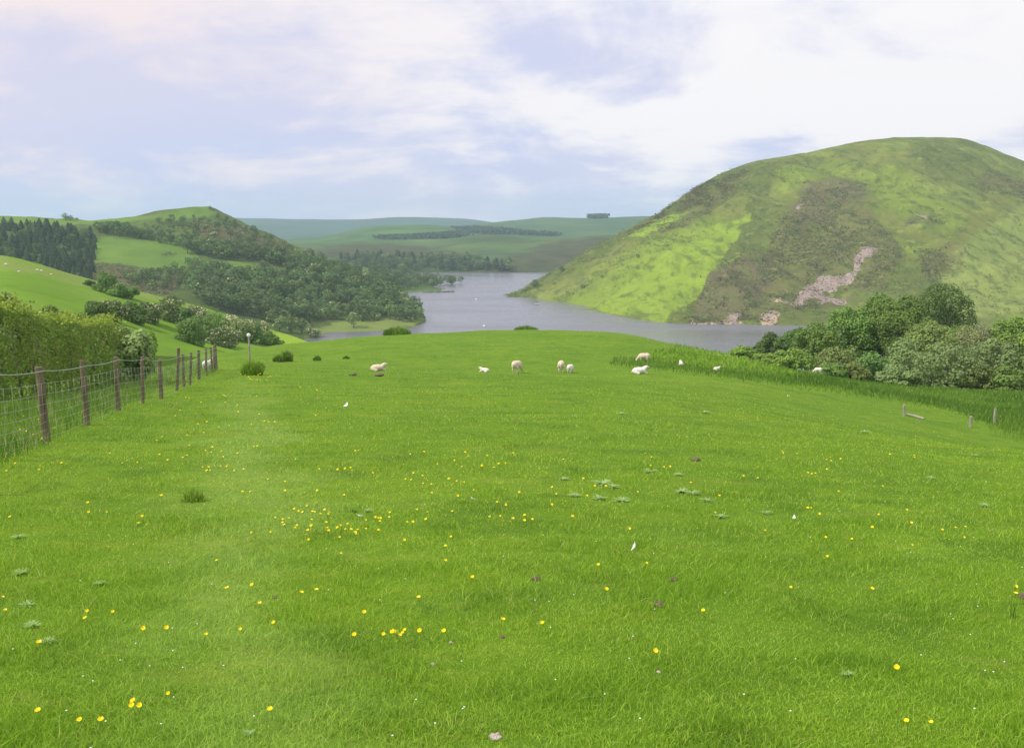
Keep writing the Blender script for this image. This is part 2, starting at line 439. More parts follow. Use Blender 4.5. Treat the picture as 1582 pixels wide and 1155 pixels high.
tag(patch('rolling_hill', [
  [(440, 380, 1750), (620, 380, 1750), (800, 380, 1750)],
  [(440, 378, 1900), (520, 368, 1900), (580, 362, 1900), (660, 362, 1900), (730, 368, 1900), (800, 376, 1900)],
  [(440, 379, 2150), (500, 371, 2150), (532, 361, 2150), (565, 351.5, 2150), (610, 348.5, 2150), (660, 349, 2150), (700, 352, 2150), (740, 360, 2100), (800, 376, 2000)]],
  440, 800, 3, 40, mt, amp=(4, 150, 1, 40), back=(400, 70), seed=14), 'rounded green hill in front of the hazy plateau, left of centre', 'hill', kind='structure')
# slopes that fall to the far shore
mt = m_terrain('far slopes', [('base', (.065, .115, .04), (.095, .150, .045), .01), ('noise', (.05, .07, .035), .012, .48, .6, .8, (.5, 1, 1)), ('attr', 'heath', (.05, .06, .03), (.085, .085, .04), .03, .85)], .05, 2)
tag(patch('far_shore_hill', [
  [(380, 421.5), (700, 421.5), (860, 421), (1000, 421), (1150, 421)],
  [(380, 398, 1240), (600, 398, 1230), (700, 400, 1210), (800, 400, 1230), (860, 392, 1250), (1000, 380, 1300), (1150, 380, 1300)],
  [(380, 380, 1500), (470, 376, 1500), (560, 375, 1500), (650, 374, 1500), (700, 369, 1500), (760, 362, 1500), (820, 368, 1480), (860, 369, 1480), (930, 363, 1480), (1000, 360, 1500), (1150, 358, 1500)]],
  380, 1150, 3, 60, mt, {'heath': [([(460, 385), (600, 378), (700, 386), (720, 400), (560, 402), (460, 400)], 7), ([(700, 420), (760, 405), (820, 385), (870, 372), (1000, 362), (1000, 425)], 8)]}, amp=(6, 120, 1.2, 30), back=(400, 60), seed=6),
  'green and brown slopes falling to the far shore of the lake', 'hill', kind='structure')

# the big moorland hill on the right; plant colours include painted cloud shadow
def z4(l): return [(1000+a/2.718, 190+b/2.718) for a, b in l]
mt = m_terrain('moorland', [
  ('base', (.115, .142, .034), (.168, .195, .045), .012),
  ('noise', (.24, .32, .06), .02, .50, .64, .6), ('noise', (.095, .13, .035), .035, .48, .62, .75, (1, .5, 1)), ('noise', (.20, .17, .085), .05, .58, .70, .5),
  ('attr', 'dark', (.085, .112, .030), (.122, .150, .038), .04, .8),  # darker growth, with the cloud-shaded dimming painted into its tone
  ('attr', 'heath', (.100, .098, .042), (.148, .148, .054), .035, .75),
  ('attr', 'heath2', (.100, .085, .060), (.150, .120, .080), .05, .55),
  ('attr', 'bright', (.190, .285, .030), (.240, .340, .038), .05, .9),  # bright grass; the sunlit strip on the flank is painted in with it
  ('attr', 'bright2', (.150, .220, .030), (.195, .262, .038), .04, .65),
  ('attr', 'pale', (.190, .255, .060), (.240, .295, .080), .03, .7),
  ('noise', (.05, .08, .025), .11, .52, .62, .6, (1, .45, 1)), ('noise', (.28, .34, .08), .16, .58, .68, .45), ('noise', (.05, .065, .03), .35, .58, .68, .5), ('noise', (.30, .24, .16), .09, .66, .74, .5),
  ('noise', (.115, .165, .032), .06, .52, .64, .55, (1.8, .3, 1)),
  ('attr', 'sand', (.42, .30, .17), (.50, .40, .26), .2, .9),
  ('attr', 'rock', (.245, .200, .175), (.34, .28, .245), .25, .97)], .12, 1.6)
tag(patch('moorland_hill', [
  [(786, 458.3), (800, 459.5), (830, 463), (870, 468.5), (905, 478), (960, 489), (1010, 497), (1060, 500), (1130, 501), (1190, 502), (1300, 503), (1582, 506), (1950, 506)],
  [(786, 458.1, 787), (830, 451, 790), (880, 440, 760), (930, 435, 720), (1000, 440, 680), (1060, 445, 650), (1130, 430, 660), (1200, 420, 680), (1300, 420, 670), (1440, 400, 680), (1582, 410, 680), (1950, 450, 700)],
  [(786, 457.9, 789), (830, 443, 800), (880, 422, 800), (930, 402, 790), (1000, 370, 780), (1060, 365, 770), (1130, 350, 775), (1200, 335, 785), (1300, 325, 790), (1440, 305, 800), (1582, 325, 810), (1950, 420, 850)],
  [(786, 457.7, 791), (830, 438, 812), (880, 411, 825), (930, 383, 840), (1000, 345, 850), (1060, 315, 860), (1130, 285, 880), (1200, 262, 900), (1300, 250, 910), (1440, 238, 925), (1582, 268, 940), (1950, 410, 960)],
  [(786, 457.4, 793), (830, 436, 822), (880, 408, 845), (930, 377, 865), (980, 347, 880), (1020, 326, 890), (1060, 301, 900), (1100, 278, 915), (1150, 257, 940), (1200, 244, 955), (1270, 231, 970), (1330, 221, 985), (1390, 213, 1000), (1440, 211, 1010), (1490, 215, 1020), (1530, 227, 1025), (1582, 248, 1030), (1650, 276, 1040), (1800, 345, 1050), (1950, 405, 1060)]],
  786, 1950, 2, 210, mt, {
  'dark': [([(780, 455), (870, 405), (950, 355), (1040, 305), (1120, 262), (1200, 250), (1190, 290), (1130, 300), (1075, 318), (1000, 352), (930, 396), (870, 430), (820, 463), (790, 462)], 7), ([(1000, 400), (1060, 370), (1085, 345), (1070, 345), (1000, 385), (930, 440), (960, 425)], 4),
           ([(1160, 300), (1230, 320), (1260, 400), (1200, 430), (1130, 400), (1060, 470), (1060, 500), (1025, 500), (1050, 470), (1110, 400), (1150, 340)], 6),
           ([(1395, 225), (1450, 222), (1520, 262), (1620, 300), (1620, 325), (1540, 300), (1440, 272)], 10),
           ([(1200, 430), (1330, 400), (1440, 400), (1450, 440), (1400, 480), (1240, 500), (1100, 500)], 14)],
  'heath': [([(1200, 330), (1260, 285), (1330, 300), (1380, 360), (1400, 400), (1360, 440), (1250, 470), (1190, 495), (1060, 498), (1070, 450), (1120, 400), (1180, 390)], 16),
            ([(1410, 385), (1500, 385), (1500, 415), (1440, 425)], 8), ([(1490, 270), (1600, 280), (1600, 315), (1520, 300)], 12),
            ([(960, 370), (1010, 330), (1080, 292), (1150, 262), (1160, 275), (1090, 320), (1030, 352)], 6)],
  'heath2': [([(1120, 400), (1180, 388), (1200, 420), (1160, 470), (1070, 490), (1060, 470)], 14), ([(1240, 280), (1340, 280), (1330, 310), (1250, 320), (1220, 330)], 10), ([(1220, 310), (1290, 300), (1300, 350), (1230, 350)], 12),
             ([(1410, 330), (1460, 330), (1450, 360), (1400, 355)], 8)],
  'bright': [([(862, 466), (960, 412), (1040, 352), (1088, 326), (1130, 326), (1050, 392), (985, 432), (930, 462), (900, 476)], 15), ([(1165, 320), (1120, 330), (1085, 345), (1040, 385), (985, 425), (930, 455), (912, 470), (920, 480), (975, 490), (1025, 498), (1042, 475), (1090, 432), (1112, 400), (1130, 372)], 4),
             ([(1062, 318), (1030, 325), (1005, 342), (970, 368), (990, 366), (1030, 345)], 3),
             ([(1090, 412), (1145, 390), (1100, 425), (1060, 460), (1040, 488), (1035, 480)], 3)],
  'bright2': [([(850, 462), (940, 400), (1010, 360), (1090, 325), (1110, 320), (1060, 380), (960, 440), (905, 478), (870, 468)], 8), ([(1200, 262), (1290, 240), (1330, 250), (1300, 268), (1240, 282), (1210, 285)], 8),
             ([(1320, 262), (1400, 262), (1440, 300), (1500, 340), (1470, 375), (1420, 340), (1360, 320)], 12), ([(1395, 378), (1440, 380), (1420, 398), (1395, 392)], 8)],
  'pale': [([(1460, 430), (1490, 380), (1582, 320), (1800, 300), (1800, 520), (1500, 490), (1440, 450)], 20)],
  'sand': [(z4([(185, 832), (395, 836), (395, 848), (185, 846)]), 1.3), (z4([(485, 815), (555, 812), (550, 832), (535, 848), (485, 848)]), 2), (z4([(520, 725), (560, 722), (600, 745), (625, 760), (620, 775), (560, 745)]), 2)],
  'rock': [(z4([(618, 775), (635, 720), (680, 665), (730, 617), (770, 612), (820, 632), (868, 612), (878, 575), (920, 538), (960, 532), (972, 560), (930, 590), (890, 612), (850, 655), (815, 668), (775, 672), (740, 668), (745, 690), (790, 690), (835, 700), (830, 716), (780, 712), (740, 724), (700, 715), (660, 740), (640, 765)]), 1.6),
           (z4([(342, 800), (365, 785), (390, 800), (380, 825), (350, 840), (340, 830)]), 1.5), (z4([(490, 815), (545, 806), (555, 820), (520, 828)]), 1.5),
           (z4([(615, 360), (650, 335), (665, 340), (640, 360), (625, 375)]), 1.5), (z4([(1135, 395), (1175, 400), (1172, 410), (1140, 405)]), 1.2)]},
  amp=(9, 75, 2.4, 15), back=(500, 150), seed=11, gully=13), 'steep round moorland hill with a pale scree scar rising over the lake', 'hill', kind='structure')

# the wooded hill on the left
mt = m_terrain('wooded hill', [
  ('base', (.075, .120, .030), (.100, .155, .035), .015), ('noise', (.11, .09, .055), .03, .52, .64, .6), ('noise', (.05, .08, .025), .05, .52, .62, .7), ('noise', (.05, .085, .025), .2, .56, .66, .5),
  ('attr', 'meadow', (.105, .185, .034), (.135, .225, .038), .03, .95), ('attr', 'bracken', (.100, .080, .055), (.13, .11, .06), .05, .8),
  ('attr', 'spit', (.18, .23, .06), (.15, .20, .05), .08, .9)], .1, 1.4)
tag(patch('wooded_hill', [
  [(-400, 475, 400), (0, 455, 430), (150, 460, 440), (300, 490, 455), (400, 510, 480), (470, 518, 505), (510, 518.5), (560, 515), (600, 512), (640, 505), (650, 500), (658, 496)],
  [(-400, 450, 470), (0, 435, 480), (150, 445, 490), (300, 470, 510), (400, 492, 520), (470, 505, 540), (510, 508, 548), (560, 505, 552), (600, 501, 560), (640, 497, 582), (650, 496, 590), (658, 494.5, 595)],
  [(-400, 400, 600), (0, 400, 590), (150, 412, 600), (300, 412, 640), (400, 418, 650), (470, 440, 640), (520, 455, 630), (580, 470, 630), (620, 482, 620), (650, 492, 612), (658, 493.5, 610)],
  [(-400, 355, 720), (0, 355, 720), (100, 358, 710), (170, 362, 700), (240, 360, 720), (318, 360, 740), (380, 374, 730), (430, 392, 710), (470, 410, 700), (520, 428, 690), (580, 448, 680), (620, 465, 660), (650, 488, 625), (658, 492.5, 620)],
  [(-400, 338, 800), (0, 333, 800), (50, 334, 795), (100, 338, 790), (170, 342, 785), (205, 338, 790), (240, 329, 800), (280, 323, 820), (300, 321.3, 830), (318, 321.3, 840), (328, 323.5, 840), (345, 331, 840), (380, 346, 820), (430, 368, 800), (470, 390, 780), (520, 412, 760), (580, 434, 730), (620, 455, 700), (650, 484, 650), (658, 491.5, 635)]],
  -400, 658, 2.5, 150, mt, {
  'meadow': [([(148, 362), (190, 365), (260, 375), (300, 386), (305, 402), (260, 418), (200, 412), (148, 408)], 3), ([(315, 402), (380, 402), (465, 414), (455, 428), (380, 424), (320, 414)], 3),
             ([(-100, 325), (210, 335), (318, 318), (332, 326), (260, 338), (200, 350), (100, 350), (-100, 345)], 4), ([(268, 440), (300, 430), (300, 445)], 3), ([(420, 368), (470, 392), (460, 400), (410, 380)], 4)],
  'bracken': [([(140, 412), (200, 415), (270, 425), (270, 450), (140, 440)], 8), ([(300, 340), (360, 345), (450, 385), (400, 385), (300, 365)], 12)],
  'spit': [([(470, 500), (520, 496), (590, 496), (650, 490), (660, 500), (600, 515), (470, 522)], 3)]},
  amp=(5, 70, 1.0, 18), back=(500, 110), seed=21, front=14), 'rounded green hill on the left with woods running down to the lake', 'hill', kind='structure')
# the low wooded point
mt = m_terrain('point', [('base', (.07, .12, .03), (.10, .16, .035), .02)], .1, 1)
tag(patch('wooded_point', [
  [(560, 455), (640, 451.5), (680, 449), (700, 445), (716, 440.5)],
  [(560, 425, 920), (640, 436, 930), (680, 441, 930), (700, 442, 940), (716, 439.8, 950)],
  [(560, 412, 1010), (640, 428, 985), (680, 435, 970), (700, 437.5, 965), (716, 439, 960)]],
  560, 716, 3, 24, mt, amp=(1, 50, .3, 10), back=(60, 16), seed=31), 'low wooded point reaching into the lake from the left shore', 'headland', kind='structure')
# sunlit meadow spur left of the pasture
mt = m_terrain('meadow spur', [('base', (.125, .235, .020), (.155, .275, .026), .03), ('noise', (.17, .24, .05), .05, .5, .62, .5, (1, .3, 1)), ('noise', (.08, .15, .02), .12, .58, .66, .4),
  ('attr', 'edge', (.21, .26, .07), (.17, .24, .05), .1, .7), ('attr', 'hay', (.245, .385, .030), (.27, .40, .035), .05, .9)], .4, .5)
tag(patch('meadow_spur', [
  [(-500, 560, 80), (0, 530, 105), (150, 540, 120), (250, 550, 145), (350, 552, 180), (430, 550, 230), (490, 548, 280)],
  [(-500, 470, 160), (0, 462, 170), (150, 490, 180), (250, 510, 200), (350, 525, 235), (430, 530, 265), (490, 537, 290)],
  [(-500, 375, 260), (0, 397, 270), (60, 410, 273), (130, 431, 280), (200, 447, 288), (300, 471, 300), (400, 501, 312), (475, 526, 322), (490, 533, 322)]],
  -500, 490, 3, 90, mt, {'edge': [([(-50, 390), (130, 425), (300, 465), (300, 476), (130, 442), (60, 420), (-50, 415)], 2)], 'hay': [([(375, 495), (400, 502), (480, 528), (470, 545), (420, 535), (405, 515)], 3)]},
  amp=(1.2, 40, .25, 8), back=(90, 34), seed=41), 'sunlit green meadow sloping down between hedge and woods on the left', 'meadow', kind='structure')
# valley floor to the horizon
def sheet(name, x0, x1, y0, y1, z, n, mat):
    xs = np.linspace(x0, x1, n); ys = np.linspace(y0, y1, n); X, Y = np.meshgrid(xs, ys)
    V = np.stack([X, Y, np.full(X.shape, z)], -1).reshape(-1, 3); i = (np.arange(n-1)[:, None]*n+np.arange(n-1)[None, :]).ravel()
    return link(name, mesh_np(name, V, np.stack([i, i+1, i+n+1, i+n], 1), [mat]))
tag(sheet('valley_floor', -4400, 4400, -1400, 6400, -72, 30, m_terrain('valley', [('base', (.07, .13, .03), (.1, .17, .04), .004)], .05, 1)), 'low green valley floor under the hills', 'ground', kind='structure')
def m_water():
    n = NT('lake water', .10, .5); n.b.inputs['IOR'].default_value = 1.333
    n.color((.135, .138, .165))
    a = n.noise(.35, 4, .6, stretch=(.7, 1.4, 1)); b = n.noise(1.3, 3, .6, off=(4, 2, 0)); c = n.noise(.015, 3, .5, stretch=(.5, 1.6, 1))
    h = n.math('ADD', n.math('MULTIPLY', a, 1.0), n.math('MULTIPLY', b, .35))
    n.bump(h, .4, .4)
    n.L(n.mr(c, .35, .65, .16, .34), n.b.inputs['Roughness'])
    return n.m
tag(sheet('lake', -700, 1100, 300, 1330, ZW, 40, m_water()), 'grey-lavender rippled lake winding between the hills', 'lake', kind='structure')

# ------------------------------------------------------------ foliage
def quads(Pc, Nn, size, rng, aspect=.7):
    n = len(Pc); r = rng.normal(size=(n, 3)); t = np.cross(Nn, r); t /= np.linalg.norm(t, axis=1)[:, None]+1e-9
    b = np.cross(Nn, t); s = np.asarray(size)[:, None] if np.ndim(size) else size
    a = t*s*.5; c = b*s*.5*aspect
    V = np.stack([Pc-a, Pc-c*1.0+a*.1, Pc+a, Pc+c], 1).reshape(-1, 3)
    return V, np.arange(4*n).reshape(-1, 4)
def crown_pts(blobs, n, rng, shell=.22, up=.25, keep=.80):
    B = np.array([b[:3] for b in blobs]); Rr = np.array([b[3:6] for b in blobs])
    w_ = (Rr[:, 0]*Rr[:, 2]); w_ = w_/w_.sum()
    k = rng.choice(len(B), n, p=w_); d = rng.normal(size=(n, 3)); d[:, 2] += .25; d /= np.linalg.norm(d, axis=1)[:, None]
    rad = 1-shell*np.abs(rng.normal(size=n))*.8+.06*rng.normal(size=n)
    P = B[k]+d*Rr[k]*rad[:, None]
    inside = np.zeros(n, bool)
    for j in range(len(B)):
        q = np.linalg.norm((P-B[j])/Rr[j], axis=1); inside |= (q < keep) & (k != j)
    P, d, k = P[~inside], d[~inside], k[~inside]
    Nn = d*.9+rng.normal(size=d.shape)*.42; Nn[:, 2] += up; Nn /= np.linalg.norm(Nn, axis=1)[:, None]
    return P, Nn, k
def crown_mesh(name, blobs, n, leaf, mat, seed, flower=0.0, aspect=.75, shell=.22):
    rng = np.random.default_rng(seed); P, Nn, k = crown_pts(blobs, n, rng, shell)
    V, F = quads(P, Nn, leaf*rng.uniform(.6, 1.35, len(P)), rng, aspect)
    bt = rng.uniform(.15, .85, len(blobs))[k]; t = np.clip(bt*.55+rng.random(len(P))*.5, 0, 1)
    fl = (rng.random(len(P)) < flower*(rng.random(len(blobs))[k]*1.6+.2)*(Nn[:, 2] > -.1)).astype(float)
    return mesh_np(name, V, F, [mat], {'tint': np.repeat(t, 4), 'flower': np.repeat(fl, 4)}, smooth=False)
def blobs_for(W, D, H, z0, nb, rng, rr=(.20, .36), taper=.3):
    bl = []; hc = (H-z0)/2; m = min(W/2, hc)
    for i in range(nb):
        while True:
            p = rng.uniform(-1, 1, 3)
            if np.linalg.norm(p) < 1: break
        p = p/np.linalg.norm(p)*np.linalg.norm(p)**.45
        r = rng.uniform(*rr); q = 1-r
        k = 1-taper*max(0, p[2])
        bl.append((p[0]*W/2*q*k, p[1]*D/2*q*k, z0+hc+p[2]*hc*q, r*W/2*1.25, r*D/2*1.25, r*hc*1.15))
    bl.append((0, 0, z0+hc, W*.26, D*.26, hc*.6))
    return bl
def trunk_mesh(name, H, r, mat, seed, fork=.3, W=None):
    rng = np.random.default_rng(seed); mb = MB(); W = W or H*.5
    top = H*.8; pts = [(0, 0, -.6)]; rad = [r*1.25]
    for i in range(1, 7):
        t = i/6; pts.append((rng.normal()*.02*H*t, rng.normal()*.02*H*t, top*t)); rad.append(r*(1-t)**.7+.15*r)
    mb.tube(pts, rad, 8)
    for i in range(6):
        a = rng.uniform(0, 6.28); z = H*rng.uniform(fork, .62); L = W*rng.uniform(.28, .42)
        mb.tube([(0, 0, z), (math.cos(a)*L*.5, math.sin(a)*L*.5, z+L*.35), (math.cos(a)*L, math.sin(a)*L, z+L*.9)], [r*.45, r*.3, r*.1], 6)
    return mb.mesh(name, [mat])
BARK = m_bark()
def make_tree(name, label, cat, x, y, z, W, H, mat, seed, z0=.1, nb=14, n=4000, leaf=.3, flower=0, group=None, trunk=True, rr=(.20, .36), taper=.3, shell=.22, crown='crown'):
    rng = np.random.default_rng(seed); o = empty(name, (x, y, z))
    tag(o, label, cat, group)
    link(crown, crown_mesh(name+'_'+crown, blobs_for(W, W*.9, H, H*z0, nb, rng, rr, taper), n, leaf, mat, seed+1, flower, shell=shell), o)
    link('trunk', trunk_mesh(name+'_trunk', H, max(.06, H*.022), BARK, seed+2, .15 if z0 < .15 else .3, W), o)
    return o
def copy_tree(o, loc, rz, s):
    r = o.copy(); C.objects.link(r); r.location = loc; r.rotation_euler = (0, 0, rz); r.scale = s
    for c in o.children:
        k = c.copy(); C.objects.link(k); k.parent = r
    return r

L_ = {
 'mid': m_leaf('leaves mid green', (.075, .145, .022), (.150, .250, .035)),
 'dark': m_leaf('leaves dark green', (.050, .115, .020), (.105, .190, .032)),
 'bright': m_leaf('leaves bright green', (.095, .180, .018), (.185, .290, .030)),
 'fresh': m_leaf('leaves fresh green', (.070, .155, .028), (.130, .240, .040)),
 'olive': m_leaf('leaves olive', (.095, .140, .030), (.180, .235, .048)),
 'willow': m_leaf('leaves grey willow', (.110, .165, .048), (.180, .255, .078)),
 'twig': m_leaf('budding twigs', (.140, .150, .060), (.200, .230, .080)),
 'may': m_leaf('hawthorn leaves and blossom', (.060, .105, .028), (.130, .185, .045), (.52, .50, .34)),
 'far': m_leaf('distant broadleaf', (.040, .082, .020), (.098, .165, .036)),
 'farlight': m_leaf('distant light broadleaf', (.080, .135, .030), (.150, .220, .046), (.50, .47, .33)),
 'con': m_leaf('conifer needles', (.032, .066, .030), (.060, .108, .040), tr=.1),
 'hedge': m_leaf('hedge leaves', (.052, .118, .012), (.165, .262, .025), (.20, .12, .04)),
 'willow2': m_leaf('feathery willow', (.160, .230, .070), (.250, .340, .110)),
 'hedgetop': m_leaf('hedge new growth', (.150, .245, .018), (.280, .370, .030)),
}
# ---- right-hand trees: px, Y, top py, width px, kind, label
RT = [
 (1150, 127, 535, 50, 'bright', 'small bright green shrub at the left end of the lakeside trees', 'shrub', .02),
 (1190, 160, 513, 60, 'dark', 'dark round tree behind the bright shrubs by the water', 'tree', .1),
 (1222, 158, 500, 66, 'dark', 'dark green tree rising just behind the yellow-green shrub row', 'tree', .1),
 (1185, 121, 545, 50, 'bright', 'yellow-green shrub second from the lake end of the tree belt', 'shrub', .02),
 (1222, 120, 537, 72, 'bright', 'broad yellow-green bush with bright new leaves by the field edge', 'shrub', .02),
 (1262, 135, 497, 92, 'mid', 'soft green tree between the yellow-green bush and the tall trees', 'tree', .08),
 (1308, 142, 466, 96, 'mid', 'tall feathery green tree left of the twin high crowns', 'tree', .1),
 (1288, 122, 535, 88, 'olive', 'low olive-green sallow at the foot of the tall feathery trees', 'shrub', .03),
 (1352, 145, 453, 96, 'mid', 'tall green tree with an open top in the middle of the belt', 'tree', .1),
 (1398, 138, 456, 104, 'mid', 'yellowish green tall tree in front of the highest crown', 'tree', .1),
 (1446, 156, 428, 118, 'dark', 'highest tree of the belt, dark green against the hill', 'tree', .1),
 (1345, 118, 540, 70, 'fresh', 'blue-green rounded willow below the tall trees', 'shrub', .02),
 (1400, 122, 520, 80, 'willow', 'grey-green willow between the blue-green willow and the wide sallow', 'shrub', .02),
 (1438, 128, 494, 108, 'olive', 'olive tree with mottled crown below the highest tree', 'tree', .05),
 (1462, 113, 526, 128, 'willow', 'wide grey willow sprawling over the dark rushes', 'shrub', .02),
 (1512, 134, 476, 84, 'twig', 'brownish half-bare tree right of the highest crown', 'tree', .1),
 (1540, 114, 515, 96, 'willow', 'grey willow near the right edge of the photo', 'shrub', .02),
 (1562, 132, 482, 86, 'bright', 'bright green tree above the grey willow at the right edge', 'tree', .08),
 (1596, 112, 545, 90, 'mid', 'green bush cut by the right edge of the photo', 'shrub', .02),
 (1285, 112, 560, 60, 'mid', 'low green bush at the rush edge left of the blue-green willow', 'shrub', .01),
 (1322, 113, 558, 50, 'olive', 'low olive bush squeezed against the left of the blue-green willow', 'shrub', .01),
 (1388, 113, 562, 70, 'willow', 'low grey bush between the blue-green willow and the wide willow', 'shrub', .01),
 (1505, 112, 560, 80, 'olive', 'low olive bush between the two grey willows at the right', 'shrub', .01),
 (1560, 110, 565, 80, 'mid', 'low green bush under the bright tree at the right edge', 'shrub', .01),
 (1360, 150, 500, 120, 'mid', 'green tree filling the middle of the belt behind the willows', 'tree', .03),
 (1490, 145, 500, 130, 'mid', 'green tree behind the grey willows at the right', 'tree', .03),
 (1590, 140, 505, 120, 'mid', 'green tree behind the bushes at the very right', 'tree', .03),
 (1660, 125, 500, 130, 'olive', 'olive tree just past the right end of the visible belt', 'tree', .08),
]
for i, (px, Y, top, wpx, kind, lab, cat, z0) in enumerate(RT):
    x, y, z = at_field(px, Y); W = wpx*Y/FPX*1.08; H = float(uS(px, top)[1])*Y-z
    ar = W*H; n = int(np.clip(ar*(270 if kind == 'dark' else 200), 6000, 36000))
    make_tree('tree' if cat == 'tree' else 'shrub', lab, cat, x, y, z, W, H, L_[kind], 100+i*5, -.2 if z0 < .05 else z0, nb=int(18+W*2), n=n, leaf=.33 if kind != 'twig' else .24, rr=(.16, .30) if cat == 'tree' else (.18, .32), group='trees and shrubs along the right of the field', shell=.36)

# ---- bushes on the meadow spur: px, base py, top py, width px, kind, label
MBU = [
 (137, 441, 430, 16, 'dark', 'tiny dark bush on the crest of the sunlit meadow'),
 (164, 452, 419, 32, 'fresh', 'light green tree standing on the crest of the sunlit meadow'),
 (184, 459, 436, 30, 'mid', 'dull green bush beside the light green tree on the meadow'),
 (199, 461, 441, 26, 'mid', 'lower bush at the downhill end of the little meadow clump'),
 (152, 494, 464, 34, 'dark', 'first bush of the dark hawthorn row, at its left end'),
 (176, 496, 461, 36, 'may', 'hawthorn second from the left in the dark row'),
 (205, 498, 465, 38, 'dark', 'dark bush in the middle of the hawthorn row'),
 (234, 498, 461, 42, 'may', 'cream-flecked hawthorn right of the middle of the row'),
 (264, 498, 457, 38, 'may', 'tallest hawthorn near the right end of the row'),
 (284, 497, 476, 26, 'dark', 'small dark bush ending the hawthorn row on the right'),
 (303, 497, 467, 32, 'maypink', 'pinkish blossoming hawthorn standing alone right of the dark row'),
 (322, 524, 480, 52, 'fresh', 'fresh green bush below the pinkish hawthorn'),
 (299, 532, 492, 46, 'fresh', 'fresh green bush directly behind the end of the wire fence'),
 (344, 534, 504, 54, 'may', 'blossoming hawthorn with cream sprays left of the white-topped post'),
 (366, 527, 484, 44, 'maypink', 'hawthorn thick with cream blossom above the white-topped post'),
 (386, 529, 493, 38, 'dark', 'dark bush right behind the white-topped post'),
 (402, 522, 492, 32, 'maypink', 'small blossoming thorn at the edge of the hay-green strip'),
 (418, 534, 512, 34, 'mid', 'low green bush at the foot of the hay-green strip'),
]
L_['maypink'] = m_leaf('hawthorn in full blossom', (.075, .115, .035), (.15, .20, .055), (.58, .52, .38))
for i, (px, by, ty, wpx, kind, lab) in enumerate(MBU):
    h = hit('meadow_spur', px, by)
    if h is None: h = hit('meadow_spur', px, by+6)
    Y = h.y; W = wpx*Y/FPX*1.45; H = (float(uS(px, ty)[1])*Y-h.z)*1.1
    make_tree('bush', lab, 'bush', h.x, h.y, h.z-.2, W, H, L_[kind], 300+i*5, -.22, nb=12, n=3400, leaf=.44, flower={'may': .16, 'maypink': .34}.get(kind, 0), group='bushes on the meadow spur', taper=.2)

# ---- woods of individual trees, copied from a few of each kind
def proto_set(kind, mat, n, H, W, flower=0, conifer=False, leaf=.9, nl=520):
    out = []
    for i in range(n):
        seed = 900+hash_(kind)*50+i*7; rng = np.random.default_rng(seed)
        if conifer:
            m = 620; t = rng.random(m)**.75; a = rng.uniform(0, 6.283, m); rad = (W/2)*(1-t**2.6)**.9*(.75+.3*rng.random(m))*(1+.12*np.sin(t*38))
            P = np.stack([np.cos(a)*rad, np.sin(a)*rad, H*(.06+.94*t)], 1); Nn = np.stack([np.cos(a)*.8, np.sin(a)*.8, np.full(m, .7)], 1)+rng.normal(size=(m, 3))*.3
            Nn /= np.linalg.norm(Nn, axis=1)[:, None]; V, F = quads(P, Nn, leaf*(1.1-.5*t), rng, .8)
            cm = mesh_np(kind+'_crown', V, F, [mat], {'tint': np.repeat(rng.random(m), 4), 'flower': np.zeros(4*m)}, smooth=False)
        else:
            cm = crown_mesh(kind+'_crown', blobs_for(W*rng.uniform(.85, 1.15), W, H, H*.12, 11, rng, (.22, .38)), nl, leaf, mat, seed+1, flower)
        out.append((cm, trunk_mesh(kind+'_trunk', H*(.9 if conifer else 1), H*.02, BARK, seed+2, .3, W*.7)))
    return out
def hash_(s): return sum(ord(c) for c in s) % 97
PR = {
 'broadleaf_tree': proto_set('broadleaf_tree', L_['far'], 5, 10, 9),
 'pale_tree': proto_set('pale_tree', L_['farlight'], 4, 8, 8, flower=.05),
 'blossom_tree': proto_set('blossom_tree', L_['farlight'], 3, 6, 7, flower=.20),
 'conifer_tree': proto_set('conifer_tree', L_['con'], 4, 12, 5.6, conifer=True, leaf=1.1),
}
protos = {}
def plant(kind, loc, hgt, label, cat, group):
    k = random.randrange(len(PR[kind])); key = (kind, k); base = {'broadleaf_tree': 10, 'pale_tree': 8, 'blossom_tree': 6, 'conifer_tree': 12}[kind]
    s = hgt/base; wd_ = random.uniform(.95, 1.4) if kind != 'conifer_tree' else random.uniform(.9, 1.3); s3 = (s*wd_, s*wd_*random.uniform(.9, 1.1), s)
    if key not in protos:
        o = empty(kind, loc, random.uniform(0, 6.28), s3); link('crown', PR[kind][k][0], o); link('trunk', PR[kind][k][1], o); protos[key] = o
    else: o = copy_tree(protos[key], loc, random.uniform(0, 6.28), s3)
    tag(o, label, cat, group); return o
